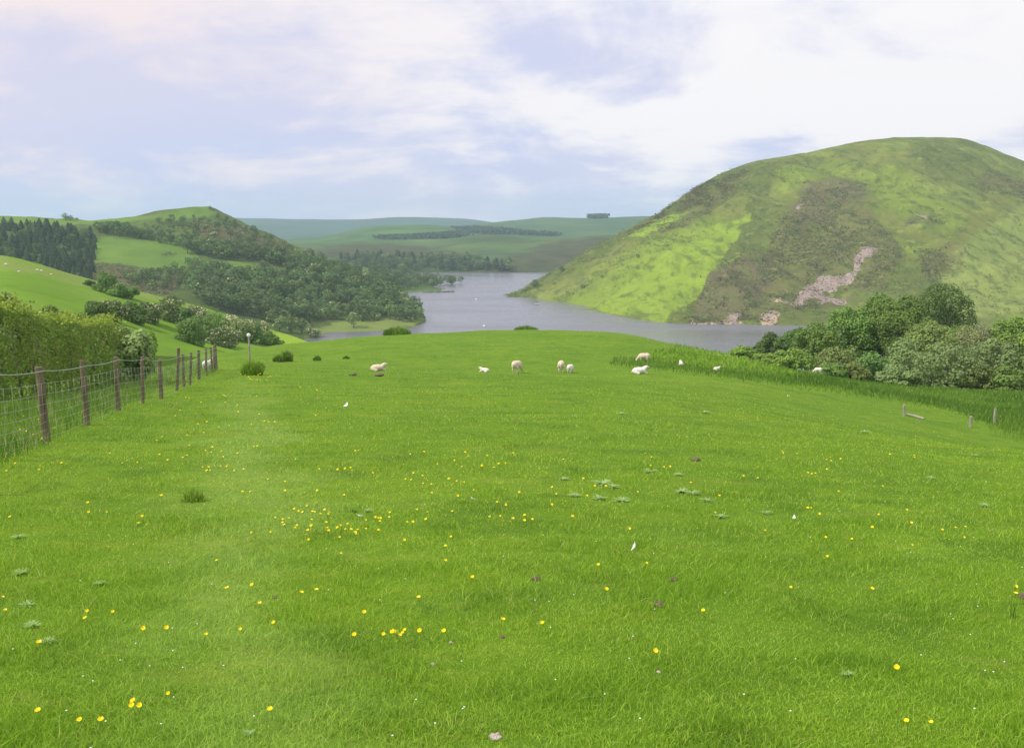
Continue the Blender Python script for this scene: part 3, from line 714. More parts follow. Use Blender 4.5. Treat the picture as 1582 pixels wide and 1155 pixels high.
def wood(patchn, poly, n, kinds, hr, mind, group, labels, pts=None):
    xs = [p[0] for p in poly]; ys = [p[1] for p in poly]; got = []; tries = 0
    while len(got) < n and tries < n*60:
        tries += 1; px = random.uniform(min(xs), max(xs)); py = random.uniform(min(ys), max(ys))
        if polysd(np.array([px]), np.array([py]), poly)[0] < 0: continue
        h = hit(patchn, px, py)
        if h is None or any((h.x-g.x)**2+(h.y-g.y)**2 < mind**2 for g in got): continue
        got.append(h); r = random.random(); acc = 0
        for kd, p in kinds:
            acc += p
            if r <= acc: break
        z = max(h.z, ZW+.2)
        fx_ = (px-min(xs))/(max(xs)-min(xs)); fy_ = (py-min(ys))/(max(ys)-min(ys))
        where = ', '+('upper ' if fy_ < .4 else ('lower ' if fy_ > .7 else 'middle '))+['far left', 'left', 'centre', 'right', 'far right'][min(4, int(fx_*5))]+' of the group'
        o = plant(kd, (h.x, h.y, z-.3), random.uniform(*hr)*{'blossom_tree': .6, 'pale_tree': .8}.get(kd, 1), labels[kd]+where, 'conifer' if kd == 'conifer_tree' else 'tree', group)
        if kd == 'broadleaf_tree' and 'scrub' in group: o.name = 'scrub_tree'; o['category'] = 'shrub'
        if kd == 'broadleaf_tree' and patchn != WH: o.name = 'shore_tree'
    return got
WH = 'wooded_hill'
wood(WH, [(-60, 352), (60, 352), (100, 356), (147, 368), (147, 400), (142, 436), (110, 428), (0, 402), (-60, 385)], 260, [('conifer_tree', .93), ('broadleaf_tree', .07)], (5.5, 9.5), 3.2, 'trees of the dark plantation', {'broadleaf_tree': 'rounded tree in the left hill plantation', 'conifer_tree': 'dark conifer in the left hill plantation'})
wood(WH, [(300, 440), (330, 425), (420, 428), (500, 428), (560, 445), (600, 458), (640, 486), (648, 495), (600, 497), (520, 496), (470, 503), (430, 503), (380, 490), (300, 470)], 240, [('broadleaf_tree', .64), ('pale_tree', .28), ('blossom_tree', .06), ('conifer_tree', .02)], (9, 13.5), 5.2, 'trees of the lakeside wood',
     {'broadleaf_tree': 'dark tree in the left shore wood', 'pale_tree': 'pale green tree in the left shore wood', 'blossom_tree': 'cream-flowering tree in the left shore wood', 'conifer_tree': 'narrow conifer in the left shore wood'})
wood(WH, [(440, 395), (480, 400), (560, 425), (620, 455), (630, 465), (540, 440), (470, 425), (430, 410)], 70, [('blossom_tree', .16), ('broadleaf_tree', .54), ('pale_tree', .3)], (6, 10), 6.0, 'trees on the descending shoulder of the left hill',
     {'broadleaf_tree': "dark tree on the left hill's shoulder", 'pale_tree': "pale green tree on the left hill's shoulder", 'blossom_tree': "cream-flecked thorn on the left hill's shoulder"})
wood(WH, [(288, 385), (330, 388), (412, 398), (460, 408), (462, 414), (400, 405), (330, 400), (288, 392)], 34, [('broadleaf_tree', .9), ('pale_tree', .1)], (9, 13), 5.5, 'tree line above the upper meadow',
     {'broadleaf_tree': 'big dark tree above the narrow meadow', 'pale_tree': 'paler tree above the narrow meadow'})
wood(WH, [(150, 352), (200, 354), (215, 362), (290, 376), (290, 383), (200, 367), (150, 361)], 34, [('broadleaf_tree', .75), ('pale_tree', .25)], (6, 9), 4.5, 'trees along the top edge of the hillside meadow',
     {'broadleaf_tree': "dark tree on the meadow's top edge", 'pale_tree': "pale tree on the meadow's top edge"})
wood(WH, [(215, 350), (260, 338), (330, 336), (380, 352), (440, 378), (460, 395), (400, 385), (300, 372), (230, 362)], 80, [('broadleaf_tree', .7), ('pale_tree', .24), ('blossom_tree', .06)], (3, 7.5), 6, 'scrub trees under the hilltop',
     {'broadleaf_tree': 'small dark scrub tree below the left hilltop', 'pale_tree': 'small pale scrub tree below the left hilltop', 'blossom_tree': 'flowering thorn below the left hilltop'})
wood(WH, [(190, 425), (260, 420), (310, 405), (330, 420), (310, 440), (240, 450), (200, 440)], 60, [('broadleaf_tree', .5), ('pale_tree', .4), ('blossom_tree', .1)], (4, 8), 5.5, 'scrub below the hillside meadow',
     {'broadleaf_tree': 'dark scrub below the hillside meadow', 'pale_tree': 'pale scrub below the hillside meadow', 'blossom_tree': 'flowering thorn below the hillside meadow'})
wood('wooded_point', [(575, 420), (640, 430), (700, 438), (714, 440), (700, 444), (640, 448), (575, 450)], 62, [('broadleaf_tree', .7), ('pale_tree', .3)], (8, 12.5), 6.5, 'trees on the low wooded point',
     {'broadleaf_tree': 'dark tree on the low lake point', 'pale_tree': 'lighter tree on the low lake point'})
wood('far_shore_hill', [(520, 400), (560, 400), (640, 402), (700, 404), (790, 412), (792, 419), (700, 419), (520, 419)], 120, [('broadleaf_tree', .6), ('conifer_tree', .3), ('pale_tree', .1)], (9, 15), 6.5, 'trees along the far shore',
     {'broadleaf_tree': 'hazy dark tree on the far shore', 'conifer_tree': 'hazy conifer on the far shore', 'pale_tree': 'hazy lighter tree on the far shore'})
# single trees
for (pn, px, py, kd, hh, lab) in [
  (WH, 325, 323.5, 'broadleaf_tree', 3.4, 'lone wind-bent tree on the very top of the left hill'),
  (WH, 101, 340, 'broadleaf_tree', 6, 'larger round bush on the left skyline above the conifers'),
  (WH, 109, 340.5, 'broadleaf_tree', 4.6, 'middle bush of the three on the left skyline'),
  (WH, 119, 342, 'broadleaf_tree', 3.6, 'smallest and rightmost bush of the three on the left skyline'),
  (WH, 546, 506, 'pale_tree', 9.5, 'lone pale tree on the grassy spit beside the lake'),
  (WH, 432, 511, 'pale_tree', 9, 'rounded light bush left of the pair above the lake bay'),
  (WH, 450, 514, 'pale_tree', 9.5, 'middle rounded light bush above the lake bay'),
  (WH, 466, 515, 'pale_tree', 9, 'rounded light bush right of the pair above the lake bay'),
  (WH, 479, 519, 'blossom_tree', 5, 'pinkish blossom bush at the inner end of the lake bay'),
  (WH, 488, 520, 'blossom_tree', 4.5, 'small white blossom bush nearest the lake bay water'),
  (WH, 634, 497, 'blossom_tree', 3.6, 'small pale bush at the tip of the grassy spit'),
  ('moorland_hill', 867, 421, 'broadleaf_tree', 6, 'small dark tree on the left shoulder of the moorland hill'),
  ('moorland_hill', 826, 444, 'broadleaf_tree', 7, 'dark tree above the tip of the moorland hill'),
  ('moorland_hill', 900, 445, 'broadleaf_tree', 4, 'dark gorse-like bush low on the moorland hill above the lake bend'),
  ('moorland_hill', 985, 398, 'broadleaf_tree', 3.4, 'bush beside the bright grassy flank of the moorland hill'),
  ('moorland_hill', 930, 430, 'broadleaf_tree', 3.4, 'bush on the lower left flank of the moorland hill'),
]:
    h = hit(pn, px, py) or hit(pn, px, py+2) or hit(pn, px, py+5)
    if h is not None: plant(kd, (h.x, h.y, max(h.z, ZW)-.2), hh, lab, 'tree' if 'tree' in lab else 'bush', 'single trees and bushes on the far slopes')
# plantation strips far away: uncountable at that distance
def far_wood(name, patchn, poly, n, label, h=9, leaf=6):
    rng = np.random.default_rng(5); xs = [p[0] for p in poly]; ys = [p[1] for p in poly]; P = []
    while len(P) < n:
        px = rng.uniform(min(xs), max(xs)); py = rng.uniform(min(ys), max(ys))
        if polysd(np.array([px]), np.array([py]), poly)[0] < 0: continue
        q = hit(patchn, px, py)
        if q is not None: P.append((q.x, q.y, q.z))
        else: P.append(P[-1] if P else (0, 2000, -60))
    P = np.array(P); P = np.repeat(P, 9, 0); P += rng.normal(size=P.shape)*np.array([5, 6, 0]); P[:, 2] += rng.uniform(0, h, len(P))
    Nn = rng.normal(size=P.shape); Nn[:, 1] -= 1; Nn[:, 2] += .5; Nn /= np.linalg.norm(Nn, axis=1)[:, None]
    V, F = quads(P, Nn, leaf*rng.uniform(.6, 1.3, len(P)), rng, .9)
    tag(link(name, mesh_np(name, V, F, [L_['con']], {'tint': np.repeat(rng.random(len(P)), 4), 'flower': np.zeros(4*len(P))}, smooth=False)), label, 'wood', kind='stuff')
far_wood('plantation', 'rolling_hill', [(583, 367), (640, 365), (690, 361), (718, 360), (722, 364), (700, 368), (640, 369), (583, 369)], 520, 'dark plantation strip low on the rounded hill beyond the lake', 5, 4)
far_wood('plantation', 'plateau_hill', [(700, 352), (740, 352), (775, 354), (800, 358), (862, 362.5), (862, 364.5), (800, 363), (755, 362), (700, 358)], 700, 'long dark plantation strip across the hazy plateau', 5, 4)
far_wood('hilltop_wood', 'plateau_hill', [(911, 336), (935, 336), (936, 337.5), (911, 337.5)], 160, 'small dark block of wood on the skyline of the plateau', 10, 5)

def hill_cover(name, pn, attr, n, size, mat, label, cat, seed, thr=.5, tint=(0, 1)):
    o = bpy.data.objects[pn]; me = o.data; nv = len(me.vertices); co = np.zeros(nv*3, np.float32); me.vertices.foreach_get('co', co); co = co.reshape(-1, 3)
    wgt = np.zeros(nv, np.float32)
    for a_ in attr: q = np.zeros(nv, np.float32); me.attributes[a_].data.foreach_get('value', q); wgt = np.maximum(wgt, q)
    qr = np.zeros(nv, np.float32)
    if 'rock' in me.attributes: me.attributes['rock'].data.foreach_get('value', qr)
    wgt = wgt-qr*3; rng = np.random.default_rng(seed); px, py = proj(co[:, 0], co[:, 1], co[:, 2]); cl = fbm(co[:, 0]/9, co[:, 1]/9, 4, seed)+fbm(co[:, 0]/50, co[:, 1]/50, 2, seed)*.6
    ok = np.where((px > -30) & (px < 1640) & (wgt+cl*.5 > thr) & (cl > -.02) & (co[:, 2] > ZW+.5))[0]
    P = co[rng.choice(ok, n)]+rng.normal(size=(n, 3))*np.array([1.6, 2.2, 0]); P[:, 2] = P[:, 2]+.1
    P = np.repeat(P, 3, 0)+rng.normal(size=(3*n, 3))*np.array([.6, .6, .2])*size
    Nn = rng.normal(size=P.shape)*.5; Nn[:, 2] += .8; Nn[:, 1] -= .5; Nn /= np.linalg.norm(Nn, axis=1)[:, None]
    V, F = quads(P, Nn, size*rng.uniform(.5, 1.5, len(P)), rng, .7)
    tag(link(name, mesh_np(name, V, F, [mat], {'tint': np.repeat(rng.uniform(tint[0], tint[1], len(P)), 4), 'flower': np.zeros(4*len(P))}, smooth=False)), label, cat, kind='stuff')
HEA = m_leaf('heather and bilberry', (.060, .078, .026), (.125, .130, .045), tr=.3); BRA = m_leaf('bracken fronds', (.105, .145, .030), (.150, .205, .038), tr=.35)
hill_cover('heather', 'moorland_hill', ['heath', 'heath2'], 13000, .9, HEA, 'dark heather and bilberry clumps over the middle of the moorland hill', 'heather', 5, .62)
hill_cover('bracken', 'moorland_hill', ['bright2', 'pale', 'dark', 'heath'], 15000, .9, BRA, 'light green bracken clumps over the moorland hill', 'bracken', 6, .60)
hill_cover('bracken', 'wooded_hill', ['bracken'], 4500, 1.0, HEA, 'brown rough growth on the slopes of the left hill', 'rough growth', 8, .35)
def scree():
    o = bpy.data.objects['moorland_hill']; me = o.data; nv = len(me.vertices); co = np.zeros(nv*3, np.float32); me.vertices.foreach_get('co', co); co = co.reshape(-1, 3)
    q = np.zeros(nv, np.float32); me.attributes['rock'].data.foreach_get('value', q); q2 = np.zeros(nv, np.float32); me.attributes['sand'].data.foreach_get('value', q2)
    rng = random.Random(8); ok = list(np.where(np.maximum(q, q2) > .35)[0]); mb = MB()
    for i in range(1300):
        c = co[rng.choice(ok)]; r = rng.uniform(.2, .7)*rng.choice([.6, .8, 1, 1.5]); mb.ell((c[0]+rng.uniform(-2, 2), c[1]+rng.uniform(-2, 2), c[2]+.1), (r, r*rng.uniform(.7, 1.2), r*.7), (rng.random()*3, rng.random()*3, 0), nu=5, nv=4)
    tag(link('boulders', mb.mesh('boulders', [m_plain('scree stone', (.22, .18, .155), (.36, .30, .26), .6)], smooth=False)), 'loose pinkish boulders on the scree and along the shore', 'boulders', kind='stuff')
scree()
# ------------------------------------------------------------ hedge and bushes behind the wire fence
def build_hedge():
    rng = np.random.default_rng(77)
    path = [(-12.0, 8), (-11.7, 15), (-12.6, 24), (-13.6, 29), (-14.6, 34.5), (-15.4, 37)]
    seg = []; 
    for (x0, y0), (x1, y1) in zip(path, path[1:]):
        L = math.hypot(x1-x0, y1-y0); k = int(L/.42)
        for i in range(k): t = i/k; seg.append((x0+(x1-x0)*t, y0+(y1-y0)*t))
    bl = []
    for (x, y) in seg:
        z = zf(x, y); H = 2.35+.2*fbm(x*.5, y*.5, 2, 3)*2
        for zz in (.35, .95, 1.5, 1.95):
            bl.append((x+rng.normal()*.15, y+rng.normal()*.1, z+zz*H/2.35, rng.uniform(.55, .8), rng.uniform(.45, .65), rng.uniform(.36, .5)))
    P, Nn, k = crown_pts(bl, 185000, rng, .22)
    hole = fbm(P[:, 1]*1.3, P[:, 2]*1.7+P[:, 0]*.8, 4, 12); ok = (hole > -.16) | (rng.random(len(P)) < .22); P, Nn, k = P[ok], Nn[ok], k[ok]
    V, F = quads(P, Nn, rng.uniform(.05, .10, len(P)), rng, .7)
    bt = rng.random(len(bl))[k]; z = P[:, 2]-zfield(P[:, 0], P[:, 1])
    t = np.clip(.25*bt+.5*rng.random(len(P))+.1, 0, 1)
    patchy = sstep(.05, .3, fbm(P[:, 1]*.5, P[:, 2]*.8, 3, 6))
    fl = (rng.random(len(P)) < .02+.14*patchy).astype(float)*rng.uniform(.3, 1, len(P))
    root = empty('hedge', (-13, 24, zf(-13, 24))); tag(root, 'thick clipped hedge with reddish patches behind the wire fence', 'hedge')
    off = np.array(root.location)
    link('foliage', mesh_np('hedge_foliage', V-off, F, [L_['hedge']], {'tint': np.repeat(t, 4), 'flower': np.repeat(fl, 4)}, smooth=False), root)
    # bright new shoots along the top
    m = 15000; i = rng.integers(0, len(seg), m); sx = np.array(seg)[i]
    P = np.stack([sx[:, 0]+rng.normal(size=m)*.4, sx[:, 1]+rng.uniform(-.3, .3, m), np.zeros(m)], 1); clump = fbm(P[:, 0]*1.2, P[:, 1]*1.2, 3, 2)
    P[:, 2] = zfield(P[:, 0], P[:, 1])+2.2+clump*.5+rng.random(m)*.22; ok = clump > -.05; P = P[ok]
    Nn = rng.normal(size=P.shape); Nn[:, 2] += .8; Nn /= np.linalg.norm(Nn, axis=1)[:, None]; V, F = quads(P, Nn, rng.uniform(.05, .11, len(P)), rng)
    link('new_shoots', mesh_np('hedge_shoots', V-off, F, [L_['hedgetop']], {'tint': np.repeat(rng.random(len(P)), 4), 'flower': np.zeros(4*len(P))}, smooth=False), root)
    for (x, y) in seg[::3]:
        mb = MB()
        z = zf(x, y); a = rng.uniform(0, 6.28)
        mb.tube([(x-off[0], y-off[1], z-off[2]-.1), (x-off[0]+.1*math.cos(a), y-off[1]+.1*math.sin(a), z-off[2]+1), (x-off[0]+.4*math.cos(a), y-off[1]+.3, z-off[2]+1.9)], [.045, .03, .012], 6)
        link('stem', mb.mesh('hedge_stem', [BARK]), root)
build_hedge()
for i, (px, Y, ty, wpx, kind, lab, fl, leaf) in enumerate([
  (196, 37.5, 490, 92, 'willow2', 'feathery grey-green willow bush beyond the hedge end', 0, .17),
  (160, 43, 492, 56, 'mid', 'green bush joining hedge and feathery willow', 0, .17),
  (231, 44, 499, 30, 'bright', 'upright yellow-green bush at the right end of the hedge line', 0, .11),
  (24, 44, 446, 96, 'may', 'hawthorn with white blossom rising over the left of the hedge', .10, .13),
  (88, 52, 463, 90, 'mid', 'soft green bush rising over the middle of the hedge', .0, .14),
  (125, 46, 477, 70, 'fresh', 'fresh green bush showing over the right half of the hedge', 0, .12),
  (-60, 40, 440, 110, 'mid', 'green tree past the left edge behind the hedge', 0, .14),
]):
    x, y, z = at_field(px, Y); W = wpx*Y/FPX*1.08; H = float(uS(px, ty)[1])*Y-z
    make_tree('bush', lab, 'bush', x, y, z-.1, W, H, L_[kind], 700+i*5, -.2, nb=22, n=int(min(22000, W*H*1500)), leaf=leaf, flower=fl, group='bushes behind the hedge and fence', rr=(.16, .30), taper=.25, shell=.3)

# ------------------------------------------------------------ wire fence
WOODP = m_plain('weathered fence wood', (.105, .082, .055), (.235, .190, .135), 9, .9, (1, 1, .25), .5, .01)
WOODL = m_plain('pale weathered wood', (.20, .185, .15), (.42, .40, .34), 9, .9, (1, 1, .3), .5, .01)
WIRE = NT('galvanised wire', .35, .6); WIRE.color((.33, .39, .37)); WIRE.b.inputs['Metallic'].default_value = .25; WIRE = WIRE.m
def post_mesh(name, h, r, mat, seed, lean=(0, 0), square=False):
    rng = np.random.default_rng(seed); mb = MB(); pts = []; rad = []
    for i in range(9):
        t = i/8; pts.append((lean[0]*t*h+rng.normal()*.004, lean[1]*t*h+rng.normal()*.004, -.25+(h+.25)*t)); rad.append(r*(1.06-.1*t)*rng.uniform(.96, 1.04))
    pts.append((lean[0]*h, lean[1]*h, h+r*.18)); rad.append(r*.6)
    mb.tube(pts, rad, 5 if square else 9)
    me = mb.mesh(name, [mat], smooth=False)
    return me
def build_fence():
    fx = lambda Y: -7.35-(Y-15.4)*.218
    # Y, post height, lean
    PO = [(9.6, 1.2, 0), (12.4, 1.2, .02), (15.4, 1.19, -.04), (18.4, 1.22, -.01), (21.6, 1.18, .02), (25.0, 1.2, .06), (28.5, 1.15, .02), (32.2, 1.4, .10), (34.3, 1.15, .02), (36.2, 1.2, .09), (39.6, 1.2, .05), (43.0, 1.2, .03), (46.0, 1.2, 0), (47.4, 1.2, .02), (48.6, 1.25, 0)]
    x0, y0 = fx(9.6), 9.6; root = empty('wire_fence', (x0, y0, zf(x0, y0))); tag(root, 'wooden post and wire netting fence running along the left of the pasture', 'fence')
    o = np.array(root.location); tops = []
    for i, (Y, h, ln) in enumerate(PO):
        x = fx(Y); z = zf(x, Y); p = link('post', post_mesh('fence_post', h, [.052, .046, .06, .05][i % 4], WOODP, 40+i, (ln, 0), i % 3 == 1), root, (x-o[0], Y-o[1], z-o[2]))
        tops.append(((x+ln*h*.9), Y, z, h))
        # strands
    def strand(frac, r, name, sag=.03):
        mb = MB()
        pts = []
        for (a, b) in zip(tops, tops[1:]):
            for k in range(5):
                t = k/5; pts.append((a[0]+(b[0]-a[0])*t+.065-o[0], a[1]+(b[1]-a[1])*t-o[1], a[2]+(b[2]-a[2])*t+frac*1.13-sag*math.sin(math.pi*t)-o[2]))
        pts.append((tops[-1][0]+.065-o[0], tops[-1][1]-o[1], tops[-1][2]+frac*1.13-o[2]))
        mb.tube(pts, r, 5); return mb
    link('top_wire', strand(1.0, .0068, 'top').mesh('top_wire', [WIRE]), root)
    mb = MB()
    for f in (.83, .68, .54, .41, .29, .18, .07):
        s = strand(f, .0026, 'w', .02); mb.add(np.concatenate(s.V), s.F)
    for (a, b) in zip(tops, tops[1:]):
        L = math.hypot(b[0]-a[0], b[1]-a[1]); k = max(2, int(L/.4))
        for q in range(k):
            t = (q+.5)/k; x = a[0]+(b[0]-a[0])*t+.065; y = a[1]+(b[1]-a[1])*t; z = a[2]+(b[2]-a[2])*t
            mb.tube([(x-o[0], y-o[1], z+.06-o[2]), (x-o[0], y-o[1], z+.93-o[2])], .0016, 4)
    link('wire_netting', mb.mesh('wire_netting', [WIRE]), root)
build_fence()
# ------------------------------------------------------------ single posts
WHITE = m_plain('white paint', (.78, .78, .76), (.85, .85, .83), 4, .6)
def build_posts():
    x, y, z = at_field(386, 50); r = empty('marker_post', (x, y, z)); tag(r, 'slim marker post with a round white top standing in rushes', 'post')
    H = float(uS(386, 517)[1])*y-z
    link('post', post_mesh('marker_post_shaft', H-.1, .05, WOODL, 5), r)
    mb = MB(); mb.ell((0, -.02, H-.02), (.105, .05, .105), nu=16, nv=10); link('white_top', mb.mesh('marker_top', [WHITE]), r)
    def stump(px, py, ty, lab, wr, mat, lean=(0, 0)):
        x, y, z = on_field(px, py); h = max(.4, float(uS(px, ty)[1])*y-z); o = link('old_post', post_mesh('old_post', h, wr*.75, mat, int(px), lean), None, (x, y, z)); tag(o, lab, 'post', 'old posts at the right of the pasture'); return x, y, z
    stump(1396, 643, 625, 'short pale old post beside a fallen rail', .095, WOODL)
    stump(1498.5, 660, 643, 'lichen-blotched squat post nearer than the others on the right', .12, WOODL, (.05, 0))
    stump(1536, 656, 631, 'tallest of the old posts at the right, by the rushes', .11, WOODL)
    a = on_field(1400, 642); b = on_field(1427, 648); mb = MB()
    mb.tube([(0, 0, .1), (( b[0]-a[0])*.5, (b[1]-a[1])*.5, (b[2]-a[2])*.5+.10), (b[0]-a[0], b[1]-a[1], b[2]-a[2]+.06)], [.07, .075, .06], 8)
    tag(link('fallen_rail', mb.mesh('fallen_rail', [WOODL]), None, a), 'pale wooden rail lying in the grass beside a short post', 'rail')
build_posts()

# ------------------------------------------------------------ blades: grass, rushes
def blades(P, h, wd, rng, lean=.5, bend=.6, vdir=None):
    n = len(P); a = rng.uniform(0, 6.283, n); la = rng.uniform(0, 6.283, n); ll = np.abs(rng.normal(size=n))*lean*h
    side = np.stack([np.cos(a), np.sin(a), np.zeros(n)], 1)*(wd/2)[:, None]
    ld = np.stack([np.cos(la), np.sin(la), np.zeros(n)], 1)*ll[:, None]
    up = np.zeros((n, 3)); up[:, 2] = h
    m = P+up*.55+ld*.35; t = P+up*(1-.25*bend*np.minimum(ll/h, 1))[:, None]+ld
    V = np.stack([P-side, P+side, m+side*.75, m-side*.75, t], 1).reshape(-1, 3); b = np.arange(n)*5
    F = np.stack([b, b+1, b+2, b, b+2, b+3, b+3, b+2, b+4], 1).reshape(-1, 3)
    return V, F
def clump_mesh(name, n, rad, h, wd, mat, seed, lean=.35, dry=.08):
    rng = np.random.default_rng(seed); a = rng.uniform(0, 6.28, n); r = rad*np.sqrt(rng.random(n))*.7
    P = np.stack([np.cos(a)*r, np.sin(a)*r, np.full(n, -.03)], 1); hh = h*rng.uniform(.25, 1, n)**.8*(1-.9*(r/rad)**1.5)*1.25; P[:, 2] -= .0
    V, F = blades(P, hh, np.full(n, wd)*rng.uniform(.6, 1.3, n), rng, lean)
    return mesh_np(name, V, F, [mat], {'tint': np.repeat(rng.random(n), 5), 'dry': np.repeat((rng.random(n) < dry).astype(float), 5)})
RUSH = m_blade('rush blades', (.050, .110, .014), (.110, .195, .024), (.22, .22, .09))
RUSHL = m_blade('rush blades light', (.085, .165, .014), (.150, .255, .026), (.24, .22, .09))
GRASS = m_blade('grass blades', (.068, .148, .008), (.270, .395, .048), (.34, .36, .13), pasture=True)
LONGG = m_blade('long grass', (.055, .120, .014), (.140, .240, .034), (.34, .32, .16))

def build_grass():
    rng = np.random.default_rng(1); n = 740000
    Y = 1/(rng.uniform(1/135, 1/2.35, n)); u = rng.uniform(-.66, .66, n); x = u*(Y+2.6)
    cl = fbm(x*2.2, Y*2.2, 3, 4); cl2 = fbm(x*.5, Y*.5, 3, 9)
    # gather blades in tufts
    x += rng.normal(size=n)*.02; z = zfield(x, Y)
    h = (.016+.027*rng.random(n)**1.5)*(1+1.2*cl+.25*cl2)*(1+Y/70); h = np.clip(h, .018, .16)
    wd = np.maximum(.0030, .00055*Y)*rng.uniform(.7, 1.4, n)
    V, F = blades(np.stack([x, Y, z-.004], 1), h, wd, rng, 1.0)
    t = np.clip(.55+.32*rng.normal(size=n)-cl*.35, 0, 1); d = (rng.random(n) < .035+.05*(cl2 > .12)).astype(float)*.7
    tag(link('grass', mesh_np('grass', V, F, [GRASS], {'tint': np.repeat(t, 5), 'dry': np.repeat(d, 5)})), 'short bright green pasture grass across the foreground', 'grass', kind='stuff')
build_grass()
def scatter_band(name, poly, n, h, wd, mat, label, cat, seed, dens=None, lean=.3, dry=.05):
    rng = np.random.default_rng(seed); Y = rng.uniform(12, 150, n*6); u = rng.uniform(-.56, .6, n*6); x = u*Y; z = zfield(x, Y)
    px, py = proj(x, Y, z); sd = polysd(px, py, poly); ok = sd > (rng.normal(size=len(Y))*3.2)
    if dens is not None: ok &= dens(x, Y) > rng.random(len(Y))
    x, Y, z = x[ok][:n], Y[ok][:n], z[ok][:n]; m = len(x)
    hh = h*rng.uniform(.45, 1, m)*(1+.7*fbm(x*.35, Y*.35, 3, seed)); V, F = blades(np.stack([x, Y, z-.03], 1), hh, wd*np.maximum(.35, Y/90)*rng.uniform(.6, 1.3, m), rng, lean)
    tint = np.clip(rng.random(m)*.8+fbm(x*.2, Y*.2, 3, seed+3)*.8, 0, 1)
    tag(link(name, mesh_np(name, V, F, [mat], {'tint': np.repeat(tint, 5), 'dry': np.repeat((rng.random(m) < dry).astype(float), 5)})), label, cat, kind='stuff')
scatter_band('rushes', [(948, 556), (1000, 560), (1100, 571), (1180, 576), (1262, 583), (1400, 602), (1582, 608), (1640, 610), (1640, 690), (1582, 668), (1530, 655), (1480, 636), (1420, 622), (1320, 606), (1240, 594), (1150, 583), (1050, 570), (985, 564), (948, 559)], 95000, .46, .07, RUSH, 'dark band of rushes between the pasture and the trees', 'rushes', 12)
scatter_band('rushes', [(1525, 660), (1582, 655), (1640, 660), (1640, 700), (1582, 684), (1535, 672)], 16000, .5, .05, RUSH, 'small dark rush patch below the tallest old post', 'rushes', 13)
scatter_band('bracken', [(1000, 548), (1040, 537), (1100, 547), (1160, 560), (1230, 574), (1260, 582), (1180, 574), (1100, 568), (1010, 557)], 26000, .45, .12, RUSHL, 'knee-high yellow-green bracken on the brow right of the sheep', 'bracken', 14, lean=.8)
scatter_band('long_grass', [(-40, 640), (40, 632), (118, 612), (207, 590), (262, 573), (327, 560), (332, 577), (262, 594), (207, 620), (118, 662), (60, 690), (0, 716), (-40, 735)], 110000, .42, .024, LONGG, 'uncut long grass along the foot of the wire fence', 'grass', 15, lean=.4, dry=.12)

# rush clumps
for i, (px, py, wpx, hpx, lab, light) in enumerate([
  (390, 580, 46, 24, 'rush clump round the foot of the white-topped post', 1), (402, 572, 18, 14, 'little rush tuft right of the white-topped post', 0),
  (430, 559, 22, 11, 'left half of the paired dark rush clumps', 0), (444, 558, 22, 16, 'taller right half of the paired dark rush clumps', 0), (490, 557, 16, 8, 'smallest dark rush tuft right of the paired clumps', 0), (535, 554, 14, 5, 'thin rush tuft farthest right of the tufts by the post', 0),
  (300, 775, 52, 30, 'pale rush tuft alone in the pasture in front of the fence', 1), (545, 792, 26, 9, 'low dark tuft among the thickest buttercups', 0)]):
    x, y, z = on_field(px, py); W = wpx*y/FPX; H = hpx*y/FPX*1.1
    o = link('rush_clump', clump_mesh('rush_clump', 260 if px == 300 else (900 if wpx > 20 else 400), W/2, H, max(.006, y*.0011), RUSHL if light else RUSH, 60+i), None, (x, y, z)); tag(o, lab, 'rush clump', 'rush clumps in the pasture')
for i, (u_, wpx, hpx, Y, lab) in enumerate([(615, 60, 12, 128, 'dark rushy clump on the pasture crest against the water'), (600, 20, 8, 127, 'low outlier left of the dark clump on the pasture crest'), (812, 52, 6, 140, 'thin dark clump on the highest part of the crest')]):
    x, y, z = at_field(u_, Y); W = wpx*y/FPX; H = hpx*y/FPX+.25
    o = link('rush_clump', clump_mesh('rush_clump', 1100, W/2, H, .10, RUSH, 80+i), None, (x, y, z)); tag(o, lab, 'rush clump', 'rush clumps in the pasture')
x, y, z = on_field(1565, 958)
mb_ = clump_mesh('grass_stalk', 7, .03, .25, .007, RUSH, 95, .12)
tag(link('grass_stalk', mb_, None, (x, y, z)), 'upright dark grass stalks alone at the right edge of the foreground', 'grass stalk')

# ------------------------------------------------------------ thistles, stones, feathers, molehills
THI = m_blade('thistle leaves', (.16, .25, .08), (.27, .36, .15), (.4, .4, .3))
def thistle_mesh(seed):
    rng = np.random.default_rng(seed); V = []; F = []; n = 26; mb = MB()
    for i in range(n):
        a = rng.uniform(0, 6.28); L = rng.uniform(.09, .17); el = rng.uniform(.1, .9); d = np.array([math.cos(a), math.sin(a), 0]); s = np.array([-math.sin(a), math.cos(a), 0])
        pts = []; k = 7
        for j in range(k+1):
            t = j/k; c = d*L*t*math.cos(el)+np.array([0, 0, L*math.sin(el)*t*(1-.5*t)]); w_ = .018*(1-t)*(1.5 if j % 2 else .6)+.002
            pts += [c-s*w_, c+s*w_]
        mb.add(pts, [[2*j, 2*j+1, 2*j+3, 2*j+2] for j in range(k)])
    me = mb.mesh('thistle', [THI], smooth=False)
    nv = len(me.vertices); a = me.attributes.new('tint', 'FLOAT', 'POINT'); a.data.foreach_set('value', rng.random(nv).astype(np.float32)); me.attributes.new('dry', 'FLOAT', 'POINT')
    return me
TM = [thistle_mesh(i) for i in range(4)]
